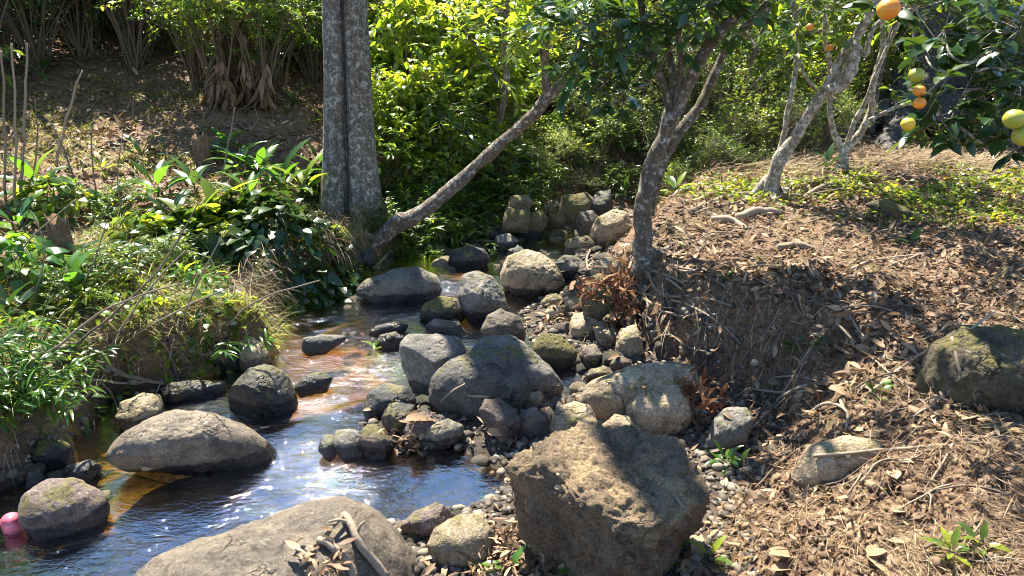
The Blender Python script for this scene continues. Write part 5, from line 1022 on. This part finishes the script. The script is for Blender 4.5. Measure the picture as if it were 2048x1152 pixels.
SH = [ (60, 9.6, 'mid', .9, .9, 'green bush in the gap behind the shaded litter at the far left'), (200, 9.9, 'small2', 1.0, .9, 'pale bush in the gap behind the shaded litter'), (330, 9.7, 'mid', .9, .9, 'green bush in the gap left of the banana clump'), (640, 9.6, 'lime', .8, .9, 'lime bush in the gap left of the tall pale trunk'), (1270, 9.4, 'mid', 1., 1., 'green bush in the gap behind the orange tree fork'), (1130, 8.3, 'small2', .8, 1., 'pale bush in the gap above the stream head'), (120, 3.55, 'lance', .32, .9, 'narrow-leaved tuft on the near left bank among the slanting branches'), (270, 3.95, 'lance', .28, .9, 'narrow-leaved tuft right of the dotted-leaf plant'), (390, 4.3, 'lime', .16, 1., 'small lime shrublet in the left bank grass'), (200, 4.5, 'mid', .2, 1., 'small green shrublet in front of the dark stump'),
 (60, 3.3, 'mid', .16, 1., 'small green shrublet at the left edge of the near bank'), (500, 4.35, 'lance', .24, .8, 'narrow-leaved tuft at the corner of the left bank'), (440, 6.75, 'high', .8, 1.0, 'leafy shrub right in front of the banana clump, its lower stems bare'), (520, 6.8, 'high', .75, 1.0, 'leafy shrub in front of the right side of the banana clump'), (90, 7.3, 'high2', .8, .95, 'dark shrub nearest the grassy slope at the upper left'), (280, 7.6, 'high', .8, .95, 'green shrub at the back of the shaded litter, its crown lit'), (-40, 6.6, 'high2', .9, 1., 'dark shrub above the bare stalks at the left edge'),
 (800, 5.95, 'heart', .5, 1.1, 'large-leaved vine tangle right against the tall pale trunk'), (850, 6.2, 'heart', .6, 1.1, 'large-leaved vine tangle behind the middle of the leaning log'), (920, 6.2, 'lime', .45, 1., 'lime bush directly behind the upper part of the leaning log'), (880, 7.2, 'high', .8, 1.1, 'green shrub with raised crown between the vine tangles'), (400, 7.3, 'high', .7, 1., 'green shrub with a raised crown left of the banana clump'), (470, 6.9, 'high', .7, 1.05, 'green shrub whose crown hides the top of the banana clump'), (560, 7.2, 'high', .65, 1., 'green shrub with a raised crown between the banana clump and the tall pale trunk'),
 (180, 7.8, 'high2', .9, 1., 'dark shrub with bare stems over the shaded litter, second from the left'), (20, 7.4, 'high2', .9, 1., 'dark shrub with bare stems over the shaded litter at the left edge'), (300, 8.0, 'high2', .85, 1., 'dark shrub with bare stems over the shaded litter, third from the left'), (630, 7.6, 'high2', .6, 1.1, 'dark shrub touching the left of the tall pale trunk'),
 (940, 5.72, 'lance', .45, .8, 'narrow-leaved shrub overhanging the bank rocks left of the far riffle'), (1015, 5.85, 'lance', .42, .8, 'narrow-leaved shrub overhanging the far riffle, nearest the square rock'), (1065, 5.95, 'small2', .28, .8, 'small bright bush on the bank just left of the square rock'), (895, 5.6, 'mid', .25, .8, 'green shrublet under the middle of the leaning log'),
 (1180, 6.2, 'small', .25, .7, 'tiny bush sprouting above the dark stream-head rock'), (930, 5.95, 'lime', .3, .9, 'lime leaves on the bank just above the far riffle, left'), (990, 6.1, 'lance', .6, .9, 'narrow-leaved shrub above the far riffle, middle'), (1050, 6.2, 'small', .35, .9, 'small-leaved bush on the bank above the far riffle'), (1100, 6.35, 'small2', .35, .9, 'bright little bush at the rim above the square rock'),
 (1150, 6.5, 'small', .35, .8, 'little bush at the rim above the large stream-head rock'), (1200, 6.6, 'mid', .35, .9, 'green bush at the rim above the dark stream-head rock'), (1340, 6.0, 'small2', .32, .8, 'low bright bush behind and right of the orange tree trunk'), (1420, 5.9, 'small', .35, .9, 'low dense bush on the ground right of the orange tree'), (1480, 6.0, 'small', .4, .9, 'low dense bush left of the foot of the leaning pale tree'),
 (1310, 6.8, 'small', .6, 1., 'dense small-leaved bush low between the orange tree limbs'), (860, 5.75, 'heart', .4, .8, 'heart-leaved vine right above the leaning log'), (830, 5.6, 'lance', .5, .9, 'narrow-leaved shrub at the back of the leaning log'),
 # px, Y, proto, scale, zscale, label
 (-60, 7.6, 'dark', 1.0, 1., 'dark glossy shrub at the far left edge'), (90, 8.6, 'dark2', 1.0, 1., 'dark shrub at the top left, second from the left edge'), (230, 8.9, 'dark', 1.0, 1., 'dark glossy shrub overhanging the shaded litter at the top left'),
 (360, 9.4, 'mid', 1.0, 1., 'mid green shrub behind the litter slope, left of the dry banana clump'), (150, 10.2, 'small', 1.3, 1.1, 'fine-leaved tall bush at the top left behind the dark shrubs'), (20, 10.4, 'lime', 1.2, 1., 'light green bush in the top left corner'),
 (300, 11., 'lime', 1.4, 1., 'sunlit light green bush high behind the top left shrubs'), (420, 8.6, 'small', .75, .9, 'small-leaved bush just left of the dry banana clump'), (520, 8.1, 'mid', .7, 1., 'mid green bush over the dry banana clump'), (600, 8.8, 'dark', .85, 1., 'dark bush left of the tall pale trunk'),
 (470, 10.4, 'mid', 1.3, 1.1, 'green bush high behind the dry banana clump'), (620, 10.8, 'small', 1.4, 1., 'fine-leaved bush behind the tall pale trunk on its left'), (560, 9.5, 'dark2', .9, 1., 'dark round bush between the banana clump and the tall pale trunk'),
 (790, 9.3, 'mid', 1.1, 1., 'green bush just right of the tall pale trunk at the top'), (860, 10.5, 'small2', 1.4, 1.1, 'bright fine-leaved bush high behind the climbing vines'), (800, 7.0, 'heart', .8, 1.2, 'yellow-green vine tangle right of the tall pale trunk'), (870, 6.6, 'heart', .75, 1., 'sunlit vine tangle left of the thin crooked tree'),
 (920, 7.6, 'lime', .8, 1., 'lime green bush behind the vine tangles'), (850, 6.0, 'lance', .8, 1., 'narrow-leaved shrub between the tall pale trunk and the leaning log'), (780, 6.2, 'heart', .55, 1., 'low heart-leaved vine by the foot of the tall pale trunk'), (900, 5.9, 'heart', .5, .9, 'heart-leaved plant above the leaning log'),
 (1000, 9., 'small2', 1.1, 1., 'bright bush behind the broken top of the leaning log'), (1100, 9.4, 'mid', 1.2, 1., 'green bush above the head of the stream'), (1080, 8., 'lime', .75, .9, 'lime bush just under the broken top of the leaning log'), (1010, 7.2, 'lime', .6, .9, 'lime shrub beside the thin crooked tree'),
 (1130, 7.7, 'small', .8, .8, 'small-leaved green bush above the rocks at the stream head'), (1210, 7.9, 'small', .9, 1., 'dense small-leaved bush left of the orange tree'), (1200, 10.2, 'small2', 1.5, 1., 'pale fine-leaved bush high behind the stream head'), (1290, 8.7, 'small2', 1.0, 1., 'bright small-leaved bush behind the orange tree fork'),
 (1240, 6.9, 'small', .45, .8, 'low small-leaved bush beside the trunk of the orange tree, stream side'), (1340, 7.2, 'small', .8, 1., 'dense bush seen between the two limbs of the orange tree'), (1400, 6.9, 'small', .75, 1., 'dense bush right of the orange tree'), (1450, 6.5, 'small2', .6, 1., 'low sunlit bush right of the orange tree'),
 (1500, 7.3, 'small', .9, 1.1, 'tall dense bush left of the leaning pale tree'), (1400, 8.7, 'small2', 1.2, 1.1, 'bright bush above the right limb of the orange tree'), (1520, 9., 'lime', 1.2, 1., 'yellow-green bush at the top, left of the leaning pale tree'), (1600, 7.8, 'small2', .9, 1., 'bright bush directly behind the leaning pale tree'),
 (1620, 9.3, 'lime', 1.3, 1., 'yellow-green bush at the top behind the leaning pale tree'), (1560, 6.5, 'small', .5, .9, 'low bush at the foot of the leaning pale tree'), (1690, 8.3, 'small2', 1., 1., 'bright bush behind the small forked tree'), (1740, 9.6, 'lime', 1.4, 1., 'yellow-green bush high behind the small forked tree'),
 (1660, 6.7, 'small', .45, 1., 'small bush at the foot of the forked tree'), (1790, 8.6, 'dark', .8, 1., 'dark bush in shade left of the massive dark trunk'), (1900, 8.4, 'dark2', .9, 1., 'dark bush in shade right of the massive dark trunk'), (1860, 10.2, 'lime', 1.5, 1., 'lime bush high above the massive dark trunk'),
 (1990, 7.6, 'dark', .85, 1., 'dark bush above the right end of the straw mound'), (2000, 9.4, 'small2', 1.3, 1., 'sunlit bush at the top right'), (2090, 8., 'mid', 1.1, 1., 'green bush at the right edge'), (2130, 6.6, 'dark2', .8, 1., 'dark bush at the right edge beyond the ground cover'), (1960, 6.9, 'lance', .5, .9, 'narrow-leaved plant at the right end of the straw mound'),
 (2140, 10., 'lime', 1.5, 1., 'lime bush past the right edge of the picture'), (-200, 9., 'mid', 1.2, 1., 'green shrub past the left edge of the picture'), (-150, 6.2, 'lance', 1., 1., 'narrow-leaved shrub past the left edge'),
 (1310, 10.8, 'mid', 1.6, 1., 'green bush at the top behind the orange tree crown'), (730, 11.5, 'lime', 1.5, 1., 'light green bush peeping past the tall pale trunk at the top'), (1000, 11.4, 'mid', 1.7, 1., 'green bush high in the middle background'), (1450, 11.2, 'mid', 1.7, 1., 'green bush high behind the right limb of the orange tree'),
 (1650, 11.6, 'small2', 1.8, 1., 'pale fine-leaved bush at the very top right of centre'), (900, 5.45, 'lance', .55, .9, 'narrow-leaved shrub arching over the stream below the leaning log'), (985, 5.75, 'lance', .6, .9, 'narrow-leaved shrub hanging over the far riffle'), (820, 5.3, 'lance', .5, .8, 'narrow-leaved shrub under the leaning log at its foot'),
 (1060, 6.1, 'lance', .45, .9, 'narrow-leaved plant at the head of the stream, left side'), (960, 6.5, 'lime', .5, .9, 'lime bush on the slope above the middle of the leaning log'), (1040, 6.6, 'small2', .5, .9, 'small bright bush on the slope between the log and the stream head'), (1180, 7.0, 'small', .5, .9, 'low bush directly above the stream-head rocks'), (890, 6.9, 'mid', .7, 1., 'mid green bush behind the vine tangles'), (760, 7.8, 'lime', .8, 1., 'lime bush right behind the tall pale trunk'), (950, 8.4, 'mid', .9, 1., 'green bush behind the thin crooked tree'), (1150, 8.7, 'lime', .9, 1., 'lime bush above the small-leaved ones at the stream head'), (1110, 6.9, 'heart', .35, .8, 'little vine at the top of the stream-head slope'),
 (690, 8.2, 'mid', .8, 1., 'green bush hidden mostly by the tall pale trunk'), (1280, 7.6, 'small', .7, 1., 'small-leaved bush right behind the orange tree trunk'), (1235, 6.3, 'lance', .4, .8, 'dark strappy plant just left of the orange tree trunk'), (755, 5.15, 'lance', .4, .7, 'leafy plant at the bank by the splintered stake'),
]
for px, Y, key, s, sz, lab in SH:
    x = PD(px, 200, Y)[0]; put(key, x, Y, s, lab, sz=sz)
# the wood beyond, reaching up behind the shrubs
def wood():
    lf = Acc()
    for k in range(300):
        x = rng.uniform(-15, 15); y = 12.5 + abs(x) * .02 + rng.uniform(0, 7); c = (x, y, gz(x, y) + rng.uniform(.2, 1.3)); sprays(lf, None, c, .9, 26, .2, .6, .16, .5, 'ovate', 2, nl=8)
    tag(lf.build('far_wood', M['leaf_mid']), kind='stuff', label='dense green undergrowth of the wood beyond the shrubs', cat='undergrowth')
wood()

# ------------------------------------------------------------------ broad-leaved plants, seedlings, stalks
def broadleaf(x, y, n, L, W, label, mat='leaf_blade', stem=.08, seed=0, spread=.8, name='broadleaf_plant', shape='lance', group=None, curl=(.15, .6), z=None):
    r = np.random.default_rng(seed); b = (x, y, (gz(x, y) if z is None else z) - .01); e = empty(name, b); tag(e, label, 'plant', group)
    lf, st = Acc(), Acc(); a = np.arange(n) * 2.4 + r.random(); el = np.linspace(1.35, .25, n) * (1.1 - spread * .35); h = np.linspace(stem, stem * .3, n)
    D = np.stack([np.cos(a) * np.cos(el), np.sin(a) * np.cos(el), np.sin(el)], 1) + r.normal(size=(n, 3)) * .1
    P = np.stack([0 * a, 0 * a, h], 1); pet = unit(D) * L * .18
    N = np.stack([-np.cos(a) * np.sin(el), -np.sin(a) * np.sin(el), np.cos(el)], 1) + .01
    ll = L * r.uniform(.7, 1.1, n)
    leaves(lf, P + pet, D, N, ll, ll * W, shape, 7, .35, r.uniform(curl[0], curl[1], n), r.random(n) * .85, .04)
    addtube(st, [(0, 0, -.03), (.003, 0, stem)], [.006 * L / .25, .004 * L / .25], 6)
    for p, q in zip(P, pet): addtube(st, [p, p + q * 1.1], [.003 * L / .25, .002 * L / .25], 5, n=3)
    lf.build('leaves', M[mat], e); st.build('stem', M['leaf_mid'], e); return e
BL = [ # base px, py, n, leaf length, width ratio, mat, label
 (78, 395, 9, .34, .26, 'leaf_blade', 'tall broad-leaved plant with bright leaves at the left edge'), (40, 470, 8, .26, .3, 'leaf_blade', 'broad-leaved plant low at the left edge'), (318, 400, 12, .30, .26, 'leaf_blade', 'upright broad-leaved plant in the middle of the left slope'),
 (425, 330, 9, .24, .28, 'leaf_dark', 'dark broad-leaved plant above the small stump'), (480, 345, 10, .28, .26, 'leaf_blade', 'strappy plant between the small stump and the tall trunk'), (520, 360, 11, .30, .24, 'leaf_blade', 'strappy plant with yellowish leaf, left of the tall trunk'),
 (565, 385, 12, .32, .2, 'leaf_blade', 'arching strappy plant reaching toward the tall trunk'), (610, 400, 12, .32, .18, 'leaf_lime', 'arching plant with a long leaf crossing the tall trunk'), (450, 300, 8, .22, .28, 'leaf_blade', 'broad-leaved plant just below the dry banana clump'),
 (285, 320, 7, .2, .25, 'leaf_dark', 'small dark plant upslope of the upright broad-leaved one'), (205, 345, 8, .14, .25, 'leaf_lime', 'little bright plant in the litter at left'), (345, 455, 10, .2, .3, 'leaf_dark', 'dark spotted-leaf plant below the upright broad-leaved one'),
 (500, 405, 10, .26, .24, 'leaf_blade', 'strappy plant behind the heart-leaved vine mound'), (390, 385, 9, .24, .26, 'leaf_dark', 'dark plant beside the small stump'), (230, 420, 9, .2, .28, 'leaf_dark', 'dark plant in the shade behind the bare twigs'), (640, 345, 9, .24, .2, 'leaf_blade', 'strappy plant close against the left of the tall trunk'),
 (750, 385, 13, .22, .36, 'leaf_dark', 'bluish-green rosette plant in front of the tall trunk'), (715, 330, 7, .16, .35, 'leaf_mid', 'small plant on the right flank of the tall trunk'), (1012, 320, 8, .2, .3, 'leaf_lime', 'bright leafy sprout above the middle of the leaning log'),
 (1080, 345, 9, .2, .24, 'leaf_lime', 'bright strappy plant under the leaning log'), (1160, 315, 9, .2, .3, 'leaf_lime', 'pale green rosette above the stream-head rocks'), (1100, 310, 9, .16, .3, 'leaf_mid', 'low plant right of the leaning log'),
 (1245, 400, 11, .24, .22, 'leaf_dark', 'dark glossy rosette beside the orange tree trunk'), (1655, 345, 9, .18, .34, 'leaf_dark', 'dark green plant at the foot of the forked tree'), (1350, 390, 8, .16, .3, 'leaf_mid', 'low leafy plant right of the orange tree trunk'),
 (140, 590, 9, .2, .32, 'leaf_blade', 'dotted-leaf plant on the left bank behind the fallen branches'), (20, 650, 9, .24, .3, 'leaf_dark', 'large-leaved plant at the left edge of the near bank'), (60, 545, 8, .18, .3, 'leaf_blade', 'leafy plant at the left edge by the dark stump'),
 (650, 250, 8, .2, .25, 'leaf_lime', 'bright sprout beside the tall trunk upslope'), (590, 215, 8, .22, .25, 'leaf_mid', 'green sprout on the litter right of the banana clump'), (90, 150, 7, .22, .25, 'leaf_dark', 'small green plant in the shaded litter at the far left'), (440, 455, 9, .3, .32, 'leaf_lime', 'bright plant with big oval leaves above the vine mound'),
 (385, 480, 8, .26, .36, 'leaf_lime', 'plant with one long sunlit oval leaf left of the vine mound'), (1450, 930, 8, .10, .34, 'leaf_blade', 'green seedling on the bank beside the dark grey rock'), (1480, 935, 5, .08, .34, 'leaf_lime', 'bright seedling leaning right beside the greener seedling'),
 (1340, 1130, 4, .09, .34, 'leaf_blade', 'seedling in front of the largest angular boulder'), (1420, 1120, 5, .08, .34, 'leaf_lime', 'bright low seedling at the lower right corner of the largest boulder'), (1900, 1110, 10, .075, .3, 'leaf_lime', 'yellow-green seedling patch at the bottom right'), (1960, 1095, 6, .07, .34, 'leaf_lime', 'sunlit seedling with wide leaf at the bottom right'),
 (1595, 700, 10, .09, .26, 'leaf_blade', 'small green plant in the shaded soil of the right bank'), (1640, 695, 8, .07, .26, 'leaf_mid', 'low green sprig right of the small plant on the right bank'), (1755, 800, 5, .07, .34, 'leaf_blade', 'little seedling on the right bank by the fallen green fruit'), (1022, 1150, 3, .09, .34, 'leaf_blade', 'pointed green leaf sprout at the bottom edge beside the tan rock'),
 (1180, 1152, 3, .1, .4, 'leaf_blade', 'pointed green sprout at the bottom edge before the largest boulder'), (1820, 492, 4, .1, .4, 'leaf_lime', 'single bright sprig in the litter of the right bank'), (1450, 560, 5, .06, .4, 'leaf_lime', 'tiny sprig in the litter right of the orange tree'), (1385, 650, 4, .06, .3, 'leaf_mid', 'tiny fern at the rim of the cut bank'),
 (750, 700, 5, .07, .4, 'leaf_mid', 'tuft of green leaves caught at the purplish stone in the stream'), (1030, 510, 5, .08, .35, 'leaf_lime', 'sprig growing in the far riffle'), (480, 660, 4, .12, .45, 'leaf_lime', 'bright leaves hanging at the edge of the left bank'), (368, 560, 6, .12, .5, 'leaf_lime', 'bright heart-shaped leaves above the left bank'),
]
for k, (px, py, n, L, W, mt, lab) in enumerate(BL):
    p = PG(px, py, water=True); broadleaf(p[0], p[1], n, L, W, lab, mt, stem=L * .25, seed=k + 3, z=p[2] if k > 40 else None)
# heart-leaved vine mounds on the left bank
def mound(px, py, w, h, label, n, leaf, mat='leaf_mid', shape='heart', ratio=.8, name='vine', Y=None):
    p = PG(px, py); b = np.array([p[0], p[1], gz(p[0], p[1])]); e = empty(name, b); tag(e, label, 'vine'); lf, tw = Acc(), Acc()
    a = rng.random(n) * 6.28; q = np.sqrt(rng.random(n)); x, y = np.cos(a) * q * w, np.sin(a) * q * w * .7; z = ground(b[0] + x, b[1] + y) - b[2] + h * (1 - q ** 2) * rng.uniform(.55, 1.05, n) + .03
    P = np.stack([x, y, z], 1); D = np.stack([np.cos(a), np.sin(a), -.3 + 0 * a], 1) + rng.normal(size=(n, 3)) * .4; N = np.stack([np.cos(a) * .4, np.sin(a) * .4 - .1, 1 + 0 * a], 1) + rng.normal(size=(n, 3)) * .25
    L = leaf * rng.uniform(.55, 1.2, n); leaves(lf, P, D, N, L, L * ratio, shape, 5, .15, rng.uniform(.1, .5, n))
    for k in range(10):
        a = rng.random() * 6.28; P = [[0.2 * w * math.cos(a * 3), .2 * w * math.sin(a * 3), 0], [w * .5 * math.cos(a), w * .35 * math.sin(a), h * .8], [w * 1. * math.cos(a), w * .7 * math.sin(a), h * .1 - .02]]; addtube(tw, P, .002, 5)
    lf.build('leaves', M[mat], e); tw.build('stems', M['leaf_dark'], e)
mound(560, 500, .48, .30, 'mound of heart-leaved vine shining in the sun above the left bank', 620, .10, 'leaf_dark')
mound(440, 510, .35, .22, 'darker heart-leaved vine mound left of the shining one', 330, .10, 'leaf_mid')
mound(330, 500, .3, .16, 'low leafy vine under the upright broad-leaved plant', 200, .08, 'leaf_mid')
mound(680, 520, .22, .12, 'small-leaved creeper where the left bank meets the splintered stake', 700, .022, 'leaf_lime', 'ovate', .5, 'creeper')
mound(630, 550, .22, .12, 'small-leaved creeper hanging toward the golden shallows', 700, .022, 'leaf_lime', 'ovate', .5, 'creeper')
mound(120, 420, .3, .2, 'leafy vine around the bare stalks at left', 180, .08, 'leaf_mid')
mound(40, 560, .3, .2, 'leafy vine around the dark stump at the left edge', 160, .09, 'leaf_blade')
mound(850, 455, .3, .15, 'vine on the bank behind the foot of the leaning log', 260, .07, 'leaf_mid')
mound(690, 400, .3, .2, 'vine mat around the foot of the tall pale trunk', 260, .08, 'leaf_dark')
mound(950, 415, .25, .14, 'creeper on the bank slope above the far riffle', 300, .05, 'leaf_mid', 'ovate', .5, 'creeper'); mound(1030, 385, .25, .14, 'creeper on the bank slope left of the stream head', 300, .05, 'leaf_lime', 'ovate', .5, 'creeper'); mound(1100, 372, .22, .12, 'creeper above the square rock', 220, .05, 'leaf_mid', 'ovate', .5, 'creeper'); mound(890, 430, .22, .14, 'creeper hanging under the leaning log', 260, .06, 'leaf_mid', 'lance', .35, 'creeper')
for q in ((80, 700, .2, .14, 'leafy tangle on the near left bank above the bamboo grass', 120, .06, 'leaf_mid', 'ovate', .5), (180, 640, .2, .1, 'leafy tangle at the rim of the undercut, left end', 120, .05, 'leaf_lime', 'ovate', .5), (260, 610, .2, .1, 'leafy tangle in the grass right of the dotted-leaf plant', 110, .05, 'leaf_mid', 'ovate', .5),
  (330, 650, .16, .08, 'creeping leaves hanging over the middle of the undercut', 130, .045, 'leaf_lime', 'ovate', .5), (420, 640, .16, .1, 'heart-leaved creeper at the rim above the dark rock', 70, .07, 'leaf_mid', 'heart', .8), (500, 640, .14, .08, 'creeping leaves at the rim above the pale bank rock', 160, .03, 'leaf_lime', 'ovate', .5),
  (560, 600, .16, .1, 'fine creeper at the corner of the left bank by the shallows', 500, .022, 'leaf_lime', 'ovate', .5), (400, 580, .2, .12, 'patch of oval leaves in the left bank grass', 90, .07, 'leaf_blade', 'ovate', .45), (230, 540, .2, .12, 'patch of dark leaves behind the left bank grass', 110, .07, 'leaf_dark', 'ovate', .45)):
    mound(*q[:7], q[7], q[8], q[9], 'creeper')
# bamboo grass at the lower left
def bamboo(px, py, n, H, label):
    p = PG(px, py); b = np.array([p[0], p[1], gz(p[0], p[1]) - .01]); e = empty('bamboo_grass', b); tag(e, label, 'plant', 'bamboo grass on the near left bank'); lf, st = Acc(), Acc()
    for k in range(n):
        a = rng.random() * 6.28; q = rng.uniform(.2, .55); o = np.array([rng.normal() * .06, rng.normal() * .06, 0]); top = o + [math.cos(a) * H * q + .05, math.sin(a) * H * q - .04, H * rng.uniform(.5, 1)]
        mid = (o + top) / 2 + [0, 0, H * .18]; addtube(st, [o, mid, top], [.0025, .002, .001], 5)
        S, _ = resample([o, mid, top], [1, 1, 1], 14); S = S[5:]; m = len(S); sg = np.where(np.arange(m) % 2, 1., -1.)
        D = unit(top - o)[None] * .5 + np.stack([-math.sin(a) * sg, math.cos(a) * sg, 0 * sg], 1) + rng.normal(size=(m, 3)) * .3 - [0, 0, .2]
        leaves(lf, S, D, np.tile([0, 0, 1.], (m, 1)) + rng.normal(size=(m, 3)) * .3, rng.uniform(.06, .11, m), .012, 'lance', 5, .2, .35)
    lf.build('leaves', M['leaf_blade'], e); st.build('stems', M['leaf_mid'], e)
for (px, py, n, H, lab) in ((20, 850, 16, .30, 'bamboo grass clump at the left edge above the gravel'), (70, 870, 16, .26, 'bamboo grass clump above the shaded mossy rock'), (-40, 900, 14, .3, 'bamboo grass clump past the left edge'), (110, 820, 14, .24, 'bamboo grass clump hanging over the dark inlet'),
    (30, 780, 14, .28, 'bamboo grass clump upper one at the left edge'), (150, 770, 10, .18, 'bamboo grass clump on the rim of the undercut bank'), (470, 720, 8, .14, 'grassy tuft hanging from the left bank over the dark rock')): bamboo(px, py, n, H, lab)
